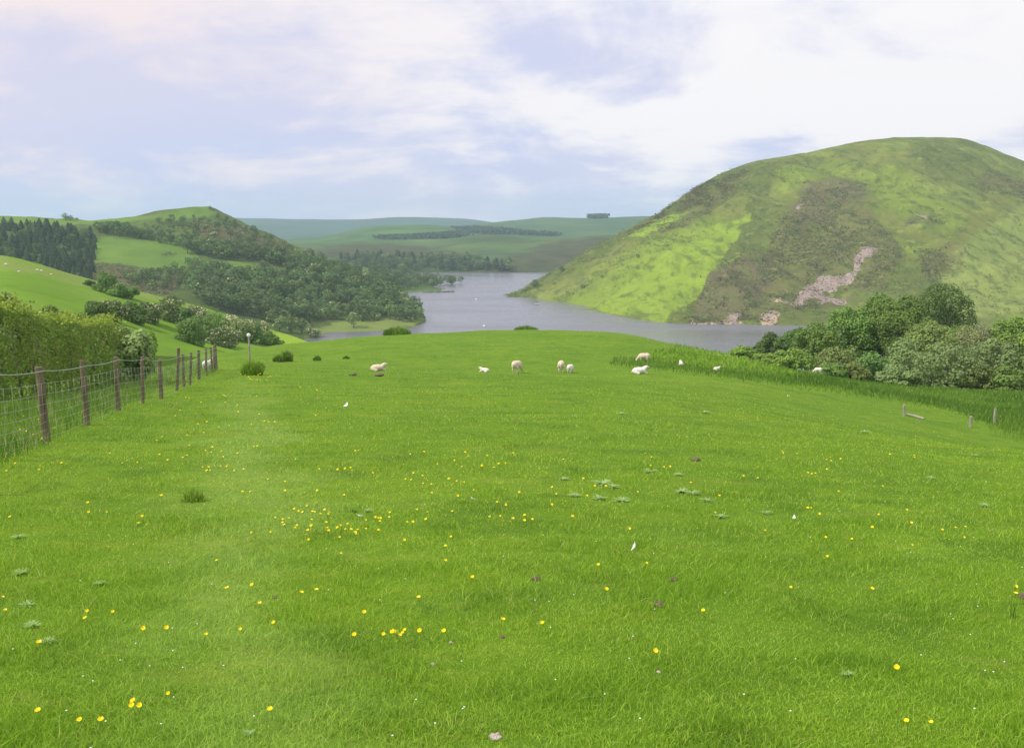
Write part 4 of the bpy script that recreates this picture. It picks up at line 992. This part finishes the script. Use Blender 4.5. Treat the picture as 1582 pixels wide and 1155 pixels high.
for i, (px, py, s, lab) in enumerate([
  (931, 750, 2.2, 'widest grey thistle rosette of the group right of centre'), (947, 754, 1.5, 'thistle rosette touching the right side of the widest one'), (870, 742, 1.3, 'leftmost thistle of the group right of centre'), (888, 768, 1.4, 'lower left thistle of the group right of centre'), (925, 772, 1.5, 'thistle directly below the widest one'), (960, 776, 1.7, 'lowest right thistle of the group right of centre'), (1005, 730, 1.8, 'thistle patch above and right of the central group'), (1048, 735, 1.3, 'small thistle between the molehill and the central group'),
  (1053, 762, 1.6, 'thistle beside its twin on the right of the buttercup patch'), (1070, 764, 1.7, 'right-hand thistle of the touching pair right of the central group'), (1093, 776, 1.3, 'thistle just below the touching pair on the right'), (1113, 800, 1.2, 'thistle rosette left of the brightest white feather'), (1184, 794, 1.0, 'thistle nearest the flat white feather'),
  (30, 833, 1.1, 'uppermost pale thistle of those down the left edge'), (32, 888, 1.1, 'second pale thistle down the left edge'), (42, 938, 1.0, 'third pale thistle down the left edge'), (52, 970, .9, 'fourth pale thistle down the left edge'), (76, 996, .9, 'lowest pale thistle of those down the left edge'),
  (152, 905, .7, 'small thistle between the left edge and the mown-looking strip'), (1437, 740, 1.2, 'thistle alone at the right, halfway down the pasture'), (1522, 783, 1.0, 'lowest thistle near the right edge of the photo'), (1507, 705, 1.4, 'highest thistle near the right edge, below the old posts'), (1335, 668, 2.2, 'grey thistle patch nearest the old posts'),
  (1310, 1045, .6, 'thistle alone in the bottom right grass'), (385, 1140, .5, 'greyish thistle rosette beside the big buttercup at the bottom'), (568, 792, 1.0, 'thistle in the thickest buttercup drift left of centre'), (1088, 638, 3, 'dull thistle patch below the lamb on the brow'), (960, 640, 2.5, 'distant thistle patch on the pasture below the rush band')]):
    x, y, z = on_field(px, py); o = link('thistle', TM[i % 4], None, (x, y, z+.012)); s *= .48; o.scale = (s, s, s*.65); o.rotation_euler = (0, 0, i*1.3)
    tag(o, lab or 'grey-green thistle rosette low in the pasture grass', 'thistle', 'thistles scattered over the pasture')
def lump_mesh(name, r, sq, mat, seed, rough=.25):
    rng = np.random.default_rng(seed); mb = MB(); mb.ell((0, 0, r*sq*.5), (r, r*.8, r*sq), nu=16, nv=10); V = mb.V[0]; d = fbm(V[:, 0]/r*1.4+seed, V[:, 1]/r*1.4+V[:, 2]/r*1.9, 3, seed)
    mb.V[0] = V*(1+rough*2*d)[:, None]; return mb.mesh(name, [mat])
STONE = m_plain('pinkish stone', (.30, .24, .22), (.55, .47, .44), 30, .9, None, .6, .01)
EARTH = m_plain('dry droppings', (.085, .068, .040), (.19, .155, .11), 40, .95, None, .8, .01)
for i, (px, py, s, m, nm, lab) in enumerate([
  (765, 1141, .028, STONE, 'stone', 'pinkish stone at the bottom edge of the photo'), (828, 896, .032, EARTH, 'dropping', 'grey-brown sheep dropping near the middle of the foreground'), (776, 986, .018, EARTH, 'dropping', 'flat brown dropping just under a bright buttercup'),
  (670, 1030, .014, STONE, 'stone', 'little pale stone below the buttercup pair'), (1040, 899, .03, EARTH, 'dropping', 'dull dropping above the darkest one, right of centre'), (1018, 938, .035, EARTH, 'dropping', 'darkest dropping right of centre'),
  (1154, 1136, .017, EARTH, 'dropping', 'dark dropping at the bottom right'), (1075, 712, .08, EARTH, 'molehill', 'small brown molehill far down the pasture, right of centre'), (1580, 926, .035, EARTH, 'dropping', 'black dropping at the right edge beside the stalks'),
  (697, 996, .014, STONE, 'stone', 'tiny stone beside the second buttercup of the middle row'), (586, 581, .26, EARTH, 'molehill', 'brown molehill below the resting ewe'), (545, 580, .2, EARTH, 'molehill', 'flattened molehill left of the brown one'),
  (1018, 1040, .012, STONE, 'stone', 'tiny pale stone lost in the lower right grass'), (425, 925, .02, EARTH, 'dropping', 'small dropping between two buttercups on the left')]):
    x, y, z = on_field(px, py); o = link(nm, lump_mesh(nm, s, .45 if nm != 'molehill' else .3, m, 20+i), None, (x, y, z+s*.1)); o.rotation_euler = (0, 0, i); tag(o, lab, nm)
FEA = m_plain('white feather', (.72, .74, .76), (.85, .86, .86), 30, .7)
def feather_mesh(seed, L):
    mb = MB(); k = 9; V = []
    for j in range(k+1):
        t = j/k; w_ = L*.16*math.sin(math.pi*min(1, t*1.02))**.7*(1-.3*t)+.001; c = (L*.35*math.sin(t*2.2), 0, L*t*.85+.01)
        V += [(c[0], -w_, c[2]), (c[0]+.003, 0, c[2]+.004), (c[0], w_, c[2])]
    F = []
    for j in range(k): F += [[3*j, 3*j+1, 3*j+4, 3*j+3], [3*j+1, 3*j+2, 3*j+5, 3*j+4]]
    mb.add(V, F); mb.tube([(0, 0, -.02), (L*.1, 0, L*.3), (L*.30, 0, L*.8)], [.002, .0015, .001], 5); return mb.mesh('feather', [FEA])
for i, (px, py, L, ry, lab) in enumerate([
  (974, 852, .085, .1, 'curled white feather standing upright right of the centre'), (1227, 802, .10, 1.1, 'white feather lying flat at the right of the foreground'), (737, 772, .11, 1.2, 'pale feather near the middle buttercups'),
  (563, 797, .07, 1.0, 'small feather beside the low dark tuft'), (262, 614, .30, 1.3, 'white tuft of wool in the grass by the fence'), (1178, 690, .20, 1.2, 'white speck of wool down the right of the pasture'), (612, 595, .16, 1.2, 'white speck of wool in the grass below the resting ewe'),
  (770, 603, .45, 1.3, 'pale wool tuft in the grass below the lying lamb'), (530, 628, .3, 1.0, 'wool scrap left of the middle, halfway down the pasture'), (1223, 613, .4, 1, 'wool scrap on the right brow beneath the rushes'), (366, 570, .35, 1.2, 'wool tuft just left of the rushes at the marker post'), (875, 575, .3, 1.1, 'white tuft at the feet of the rear-view ewe and lamb')]):
    x, y, z = on_field(px, py); nm = 'feather' if 'feather' in lab else 'wool_tuft'; o = link(nm, feather_mesh(i, L), None, (x, y, z)); o.rotation_euler = (0, ry, i*.9+.4); tag(o, lab, 'feather' if nm == 'feather' else 'wool tuft')

# ------------------------------------------------------------ buttercups
def build_buttercups():
    A = "15,604 25,665 345,666 338,697 445,665 565,740 655,737 808,757 157,800 1075,710 944,735 1020,634 1183,592 1242,575 990,554 892,567 852,458 665,998 527,1032 520,1053 550,1059 155,1077 318,1112 400,1117 1062,1078 547,306 559,277 420,257 349,259 346,218 42,279 633,188 62,58 155,84 28,90 243,56 482,57 540,54 660,54 627,31 719,44 735,35 795,73 812,87 818,72 825,87 865,68 890,68 875,40 920,88 955,82 1052,122 1118,130 1118,170 952,175 982,175 1245,170 1160,49 1252,82 1080,283 1110,287 1110,300 1133,285 1115,310 1165,313 1158,322 1222,290 1222,313 1208,332 1212,368 1062,339 988,340 1155,246 1170,256 1188,259 1205,232 1225,257 1236,258 1257,264 932,24 433,26 807,14 830,20 870,15"
    B = "5,248 18,268 10,300 15,325 20,338 55,325 68,312 62,358 94,306 86,332 108,328 135,330 125,340 128,349 165,327 165,288 203,279 215,283 222,284 220,297 215,332 260,258 257,277 365,247 407,256 327,299 350,299 402,289 318,373 478,397 478,461 500,357 505,254 525,193 588,167 424,177 390,140 421,143 344,126 322,122 352,97 387,110 522,132 550,134 491,122 446,60 512,54 541,72 340,30 620,66 668,76 686,60 713,56 742,24 555,20 568,35 641,33 193,97 80,188 55,82 84,80 105,75 125,14 137,12 393,20 766,175 895,155 912,184 893,228 976,272 1019,121 1062,150 1106,148 1230,173 1032,190 680,217 714,228 650,276 692,271 742,284 788,272 787,290 817,289 1197,327 1077,472 1265,468 1108,574 583,521 373,611 160,668 122,768 272,750 280,744 300,762 311,756 318,737 235,753 378,741 473,750 702,698 858,709 68,425 940,50"
    Cc = "15,40 12,68 88,69 65,72 170,137 377,107 432,118 527,14 530,20 585,25 700,48 715,40 718,53 757,45 703,90 628,95 643,97 658,97 628,243 641,243 672,265 265,258 282,191 460,332 749,170 922,150 950,27 1045,30 1045,38 1015,248 905,268 880,322 1032,303 1205,318 1245,318 1155,330 1239,360 1036,392 698,362 800,370 701,440 878,570 560,568 218,662 1440,568 1440,598 30,826 1012,1110 1107,1125 973,902"
    L = []
    for s, ox in ((A, 0), (B, 500), (Cc, 1000)):
        for q in s.split():
            a, b = q.split(','); L.append((ox+int(a)/2.538, 700+int(b)/2.538))
    far = []; r = random.Random(3)
    for (x0, x1, y0, y1, n) in ((15, 85, 648, 690, 16), (365, 420, 577, 590, 14), (235, 420, 612, 700, 26), (300, 600, 600, 700, 14), (600, 1000, 600, 700, 18), (1000, 1500, 620, 700, 14)):
        for k in range(n): far.append((r.uniform(x0, x1), r.uniform(y0, y1)))
    L += far; L = L[:299]
    PET = m_plain('buttercup petals', (.80, .62, .010), (.88, .74, .02), 60, .35); STM = m_plain('buttercup stem', (.09, .18, .02), (.13, .22, .03), 30, .8)
    def flower(seed):
        rng = np.random.default_rng(seed); mb = MB()
        for k in range(5):
            a = k*2*math.pi/5+rng.normal()*.1; ca, sa = math.cos(a), math.sin(a); pts = []
            for (d, w_, zz) in ((.0015, .002, 0), (.008, .0065, .0045), (.0135, .0055, .009)):
                for sgn in (-1, 0, 1): pts.append((ca*d-sa*w_*sgn, sa*d+ca*w_*sgn, zz+abs(sgn)*.0015))
            mb.add(pts, [[0, 1, 4, 3], [1, 2, 5, 4], [3, 4, 7, 6], [4, 5, 8, 7]])
        mb.ell((0, 0, .003), (.003, .003, .003), nu=8, nv=5); fl = mb.mesh('buttercup_petals', [PET])
        m2 = MB(); m2.tube([(0, .01, -.11), (.004, .004, -.05), (0, 0, 0)], [.0013, .0011, .001], 5); return fl, m2.mesh('buttercup_stem', [STM])
    FL = [flower(i) for i in range(4)]; first = {}
    for i, (px, py) in enumerate(L):
        x, y, z = on_field(px, py+2); Hh = .07 if y < 12 else .10
        # raise the head above the blades on the same ray
        s = (.84 if y < 8 else .84+.034*(y-8))*random.uniform(.7, 1.15)
        k = i % 4
        if k not in first:
            o = empty('buttercup', (x, y, z+Hh)); link('petals', FL[k][0], o); link('stem', FL[k][1], o); first[k] = o
        else: o = copy_tree(first[k], (x, y, z+Hh), 0, (1, 1, 1))
        o.scale = (s, s, s); o.rotation_euler = (random.uniform(.1, .75), random.uniform(-.35, .35), random.uniform(0, 1)*0)
        if px < 100 and 640 < py < 695: lab = 'yellow buttercup in the patch at the foot of the nearest fence post'
        elif 360 < px < 425 and py < 592: lab = 'tiny buttercup in the yellow patch below the marker post'
        elif 420 < px < 605 and 790 < py < 850: lab = 'buttercup in the thickest yellow drift left of centre'
        elif 590 < px < 700 and 980 < py < 1005: lab = 'large buttercup in the low row below the centre'
        elif py > 1080 and px < 300: lab = 'large buttercup at the bottom left'
        elif py > 1100 and 400 < px < 440: lab = 'biggest buttercup, alone at the bottom left of centre'
        elif py > 1100: lab = 'large buttercup at the bottom right'
        elif py < 720: lab = 'far buttercup, a yellow dot in the upper pasture'
        elif px < 791: lab = 'single yellow buttercup in the left half of the pasture'
        else: lab = 'single yellow buttercup in the right half of the pasture'
        tag(o, lab, 'buttercup', 'buttercups in the pasture')
build_buttercups()
def small_buttercups():
    rng = random.Random(19); mb = MB(); m = bpy.data.materials['buttercup petals']
    for i in range(420):
        if rng.random() < .6: px, py = rng.gauss(560, 260), rng.uniform(600, 800)
        else: px, py = rng.uniform(0, 1582), rng.uniform(600, 860)
        if not (60 < px < 1560): continue
        u, s = uS(px, py); x, y, z = on_field(px, py)
        r = .0055*(1+max(0, y-8)*.045); mb.ell((x, y, z+.06), (r, r, r*.55), nu=6, nv=4)
    tag(link('buttercups', mb.mesh('buttercups', [m])), 'half-open tiny buttercups dotted through the upper pasture', 'buttercups', kind='stuff')
small_buttercups()
def daisies():
    rng = random.Random(9); mb = MB()
    for i in range(130):
        Y = 1/rng.uniform(1/60, 1/2.8); x = rng.uniform(-.55, .55)*Y; z = zf(x, Y)+.035; r = .0045*(1 if Y < 6 else 1+(Y-6)*.05)
        mb.ell((x, Y, z), (r, r, r*.45), nu=7, nv=4)
    tag(link('daisies', mb.mesh('daisies', [FEA])), 'tiny white daisies dotted through the grass', 'daisies', kind='stuff')
daisies()

# ------------------------------------------------------------ sheep
def m_wool(name, a, b):
    n = NT(name, .95, .1); f = n.noise(22, 5, .7); c = n.mix(n.mr(f, .35, .65), a, b); n.color(n.mix(n.mr(n.noise(4, 4, .7), .5, .7, 0, .45), c, (.38, .31, .22))); n.bump(f, .8, .03); return n.m
WCREAM = m_wool('cream fleece', (.60, .49, .38), (.74, .64, .52)); WWHITE = m_wool('white lamb fleece', (.72, .68, .64), (.84, .81, .78))
FACE = m_plain('pale face and legs', (.52, .46, .40), (.66, .60, .54), 12, .9); SHAD = m_plain('dark muzzle', (.10, .08, .07), (.16, .12, .10), 12, .8)
def sheep_mesh(pose, wool):
    mb = MB()
    def chain(pts, rad, m=0):
        pts = [Vector(p) for p in pts]
        for (p, q), (a, b) in zip(zip(pts, pts[1:]), zip(rad, rad[1:])):
            k = max(2, int((q-p).length/(min(a, b)*.6)))
            for i in range(k+1):
                t = i/k; r = a+(b-a)*t; mb.ell(p+(q-p)*t, (r, r, r), nu=10, nv=7)
    if pose == 'lying':
        mb.ell((-.02, 0, .27), (.50, .27, .27)); mb.ell((-.30, 0, .25), (.27, .28, .25)); mb.ell((.28, 0, .28), (.25, .22, .25))
        chain([(.34, 0, .36), (.46, 0, .46), (.54, 0, .53)], [.20, .17, .13]); head = Vector((.58, 0, .56)); d = Vector((.95, -.15, -.35))
        for s in (-1, 1):
            chain([(.38, .13*s, .12), (.60, .12*s, .06), (.44, .11*s, .04)], [.07, .045, .035]); chain([(-.32, .2*s, .16), (-.08, .3*s, .08), (-.28, .3*s, .045)], [.13, .06, .035])
        tail = [(-.54, 0, .28), (-.60, 0, .14)]
    else:
        mb.ell((0, 0, .64), (.50, .28, .27)); mb.ell((-.28, 0, .66), (.27, .27, .27)); mb.ell((.28, 0, .62), (.26, .23, .26))
        if pose == 'graze': chain([(.38, 0, .62), (.60, 0, .42), (.70, 0, .26)], [.18, .12, .085]); head = Vector((.72, 0, .22)); d = Vector((.55, 0, -.83))
        else: chain([(.36, 0, .70), (.52, 0, .88), (.58, 0, .98)], [.17, .12, .10]); head = Vector((.62, 0, 1.02)); d = Vector((.93, 0, -.35))
        for s in (-1, 1):
            chain([(.30, .13*s, .48), (.31, .13*s, .26), (.30, .13*s, .03)], [.095, .045, .034])           # fore leg
            chain([(-.30, .14*s, .52), (-.22, .15*s, .38), (-.37, .15*s, .25), (-.34, .15*s, .03)], [.15, .08, .045, .035])   # hind leg with hock
        tail = [(-.53, 0, .70), (-.58, 0, .45)]
    d.normalize(); mb.ell(head, (.115, .085, .095)); chain([head, head+d*.13, head+d*.22], [.085, .062, .042])
    chain(tail, [.05, .035])
    side = Vector((-d.y, d.x, 0)).normalized()
    for s in (-1, 1): mb.ell(head+side*.125*s+Vector((-.02, 0, .03)), (.035, .075, .02), (0, 0, math.atan2(d.y, d.x)))
    me = mb.mesh('tmp', []); o = bpy.data.objects.new('tmp', me); C.objects.link(o)
    md = o.modifiers.new('r', 'REMESH'); md.mode = 'VOXEL'; md.voxel_size = .024; md.use_smooth_shade = True
    sm = o.modifiers.new('s', 'SMOOTH'); sm.iterations = 4; sm.factor = .5
    dg = bpy.context.evaluated_depsgraph_get(); me2 = bpy.data.meshes.new_from_object(o.evaluated_get(dg)); bpy.data.objects.remove(o)
    me2.name = 'sheep'; n = len(me2.vertices); co = np.zeros(n*3, np.float32); me2.vertices.foreach_get('co', co); co = co.reshape(-1, 3)
    no = np.zeros(n*3, np.float32); me2.vertices.foreach_get('normal', no); no = no.reshape(-1, 3)
    hd = np.linalg.norm(co-np.array(head), axis=1); woolly = sstep(.12, .3, hd)*sstep(.1, .3, co[:, 2] if pose != 'lying' else co[:, 2]+.25)
    co = co+no*(fbm(co[:, 0]*16+co[:, 2]*9, co[:, 1]*16-co[:, 2]*11, 3, 2)*.035*woolly)[:, None]; me2.vertices.foreach_set('co', co.ravel())
    for m in (wool, FACE, SHAD): me2.materials.append(m)
    hv = np.array(head); dv = np.array(d)
    for p in me2.polygons:
        c = np.array(p.center); q = np.dot(c-hv, dv)
        if q > .19 and np.linalg.norm(c-hv) < .32: p.material_index = 2
        elif np.linalg.norm(c-hv) < .12 or (q > 0 and np.linalg.norm(c-hv) < .3): p.material_index = 1
        elif pose != 'lying' and c[2] < .3 and np.linalg.norm(c-hv) > .3: p.material_index = 1
        p.use_smooth = True
    me2.update(); return me2
SM = {('lying', 0): sheep_mesh('lying', WCREAM), ('lying', 1): sheep_mesh('lying', WWHITE), ('graze', 0): sheep_mesh('graze', WCREAM), ('graze', 1): sheep_mesh('graze', WWHITE), ('stand', 1): sheep_mesh('stand', WWHITE)}
# px, base py, pose, lamb, yaw (0 = facing right), scale, label
for (px, py, pose, lamb, yaw, sc, lab) in [
  (584, 573, 'lying', 0, .15, .92, 'cream ewe lying down, head up and turned right, leftmost of the middle group'),
  (748.5, 575, 'lying', 1, 2.9, .62, 'white lamb lying flat, left of the grazing ewe seen from behind'),
  (798.5, 576, 'graze', 0, 1.05, 1.0, 'cream ewe grazing seen from behind, between the flat lamb and the pair'),
  (867, 575, 'graze', 0, 1.45, .98, 'cream ewe seen from behind with her lamb at her right side'),
  (881, 576.5, 'graze', 1, 1.15, .74, 'lamb standing close against the right side of a ewe'),
  (995, 560, 'graze', 0, 3.0, 1.02, 'cream sheep grazing to the left behind the first rushes'),
  (988, 577.5, 'lying', 1, .1, .95, 'bright white sheep lying in front of the rushes, head up to the right'),
  (1052, 570, 'lying', 1, 1.6, .6, 'white lamb peeping from the dark rush band'),
  (1107, 578, 'lying', 1, .2, .5, 'small white lamb low at the edge of the rush band'),
  (1263.5, 582, 'graze', 1, 2.8, .72, 'white lamb in the rushes in front of the trees'),
  (1320, 588.5, 'lying', 1, 1.7, .68, 'rightmost lamb, small in the rushes below the willows'),
  (321, 575, 'stand', 1, 1.2, .62, 'lamb standing behind the last posts of the wire fence')]:
    x, y, z = on_field(px, py)
    if 1040 < px: z += .35 if px < 1300 else .75
    if px < 330: y = 47.2; x = float(uS(px, 570)[0])*y; z = zf(x, y)
    o = link('lamb' if lamb else 'sheep', SM[(pose, lamb)], None, (x, y, z)); o.rotation_euler = (0, 0, yaw); k = sc*.93; o.scale = (k, k, k); tag(o, lab, 'lamb' if lamb else 'sheep', 'sheep and lambs in the pasture')
for (px, py, sc, yaw, lab) in [(9, 410, 1, 0, 'distant sheep nearest the left edge on the far meadow'), (29, 420, .9, .5, 'distant sheep second from the left edge on the far meadow'), (58, 419, 1, .2, 'left one of the close pair of distant sheep on the meadow'), (64, 420, 1, 2.8, 'right one of the close pair of distant sheep on the meadow'), (79, 424, .8, 0, 'distant sheep farthest down the meadow crest')]:
    h = hit('meadow_spur', px, py) or hit('meadow_spur', px, py+3)
    if h is None: continue
    o = link('sheep', SM[('lying', 1)] if sc < 1 else SM[('graze', 1)], None, h); o.rotation_euler = (0, 0, yaw); o.scale = (sc*.6,)*3; tag(o, lab, 'sheep', 'distant sheep on the meadow spur')

# ------------------------------------------------------------ on the water
def build_lake_things():
    def wpt(px, py): u, s = uS(px, py); Y = ZW/s; return float(u*Y), float(Y), ZW
    for (px, py, lab) in ((748, 504.5, 'white round buoy on the water just above the pasture crest'), (735.5, 463, 'small white buoy far out in the middle of the lake')):
        mb = MB(); mb.ell((0, 0, .3), (.62, .62, .55), nu=16, nv=10); mb.tube([(0, 0, .7), (0, 0, 1.1)], [.1, .06], 8)
        o = link('buoy', mb.mesh('buoy', [WHITE]), None, wpt(px, py)); tag(o, lab, 'buoy', 'white buoys on the lake')
    # little white boat
    x, y, z = wpt(830, 470.5); r = empty('rowing_boat', (x, y, z)); tag(r, 'small white boat on the lake below the tip of the moorland hill', 'boat')
    V = []; F = []; k = 10
    for j in range(k+1):
        t = j/k; wd = .75*math.sin(math.pi*(.12+.88*t)*.98)**.6 if t < 1 else .02; X = -2+4*t; wd = .72*(1-(2*t-1)**4*.95) if t > .5 else .72*(1-.2*(1-2*t)**2)
        for (a, zz) in ((-1, .55), (-.75, .1), (0, -.15), (.75, .1), (1, .55)): V.append((X, wd*a, zz+.12*t*t))
    for j in range(k):
        for q in range(4): F.append([5*j+q, 5*j+q+1, 5*j+q+6, 5*j+q+5])
    F.append([0, 1, 2, 3, 4]); mb = MB(); mb.add(V, F); link('hull', mb.mesh('hull', [WHITE]), r)
    for X in (-1, .3):
        mb = MB(); mb.tube([(X, -.62, .35), (X, .62, .35)], [.12, .12], 6); link('thwart', mb.mesh('thwart', [WOODL]), r)
    # low stone jetty off the left shore
    a = wpt(655, 452); b = wpt(701, 451); mb = MB(); rng = random.Random(4)
    for i in range(46):
        t = i/45; mb.ell((a[0]+(b[0]-a[0])*t-a[0]+rng.uniform(-.5, .5), (b[1]-a[1])*t+rng.uniform(-1.2, 1.2), .2), (rng.uniform(.7, 1.3), rng.uniform(.7, 1.4), rng.uniform(.5, 1.0)), (rng.random(), rng.random(), rng.random()), nu=7, nv=5)
    tag(link('stone_jetty', mb.mesh('stone_jetty', [m_plain('lake boulders', (.10, .10, .11), (.20, .19, .19), 1.5)], smooth=False), None, a), 'low dark line of boulders running out from the left shore', 'jetty')
build_lake_things()

# ------------------------------------------------------------ air
def build_haze():
    mb = MB(); x0, x1, y0, y1, z0, z1 = -4500, 4500, -1500, 6500, -74, HAZE_TOP
    mb.add([(x0, y0, z0), (x1, y0, z0), (x1, y1, z0), (x0, y1, z0), (x0, y0, z1), (x1, y0, z1), (x1, y1, z1), (x0, y1, z1)], [[3, 2, 1, 0], [4, 5, 6, 7], [0, 1, 5, 4], [1, 2, 6, 5], [2, 3, 7, 6], [3, 0, 4, 7]])
    m = bpy.data.materials.new('haze'); m.use_nodes = True; nt = m.node_tree; nt.nodes.clear(); o = nt.nodes.new('ShaderNodeOutputMaterial'); v = nt.nodes.new('ShaderNodeVolumePrincipled')
    v.inputs['Color'].default_value = (.62, .80, 1.0, 1); v.inputs['Density'].default_value = 1.45e-4; v.inputs['Anisotropy'].default_value = .1; nt.links.new(v.outputs[0], o.inputs['Volume'])
    me = mb.mesh('haze', [m], smooth=False); tag(link('haze', me), 'thin bluish haze filling the valley air', 'haze', kind='stuff')
build_haze()
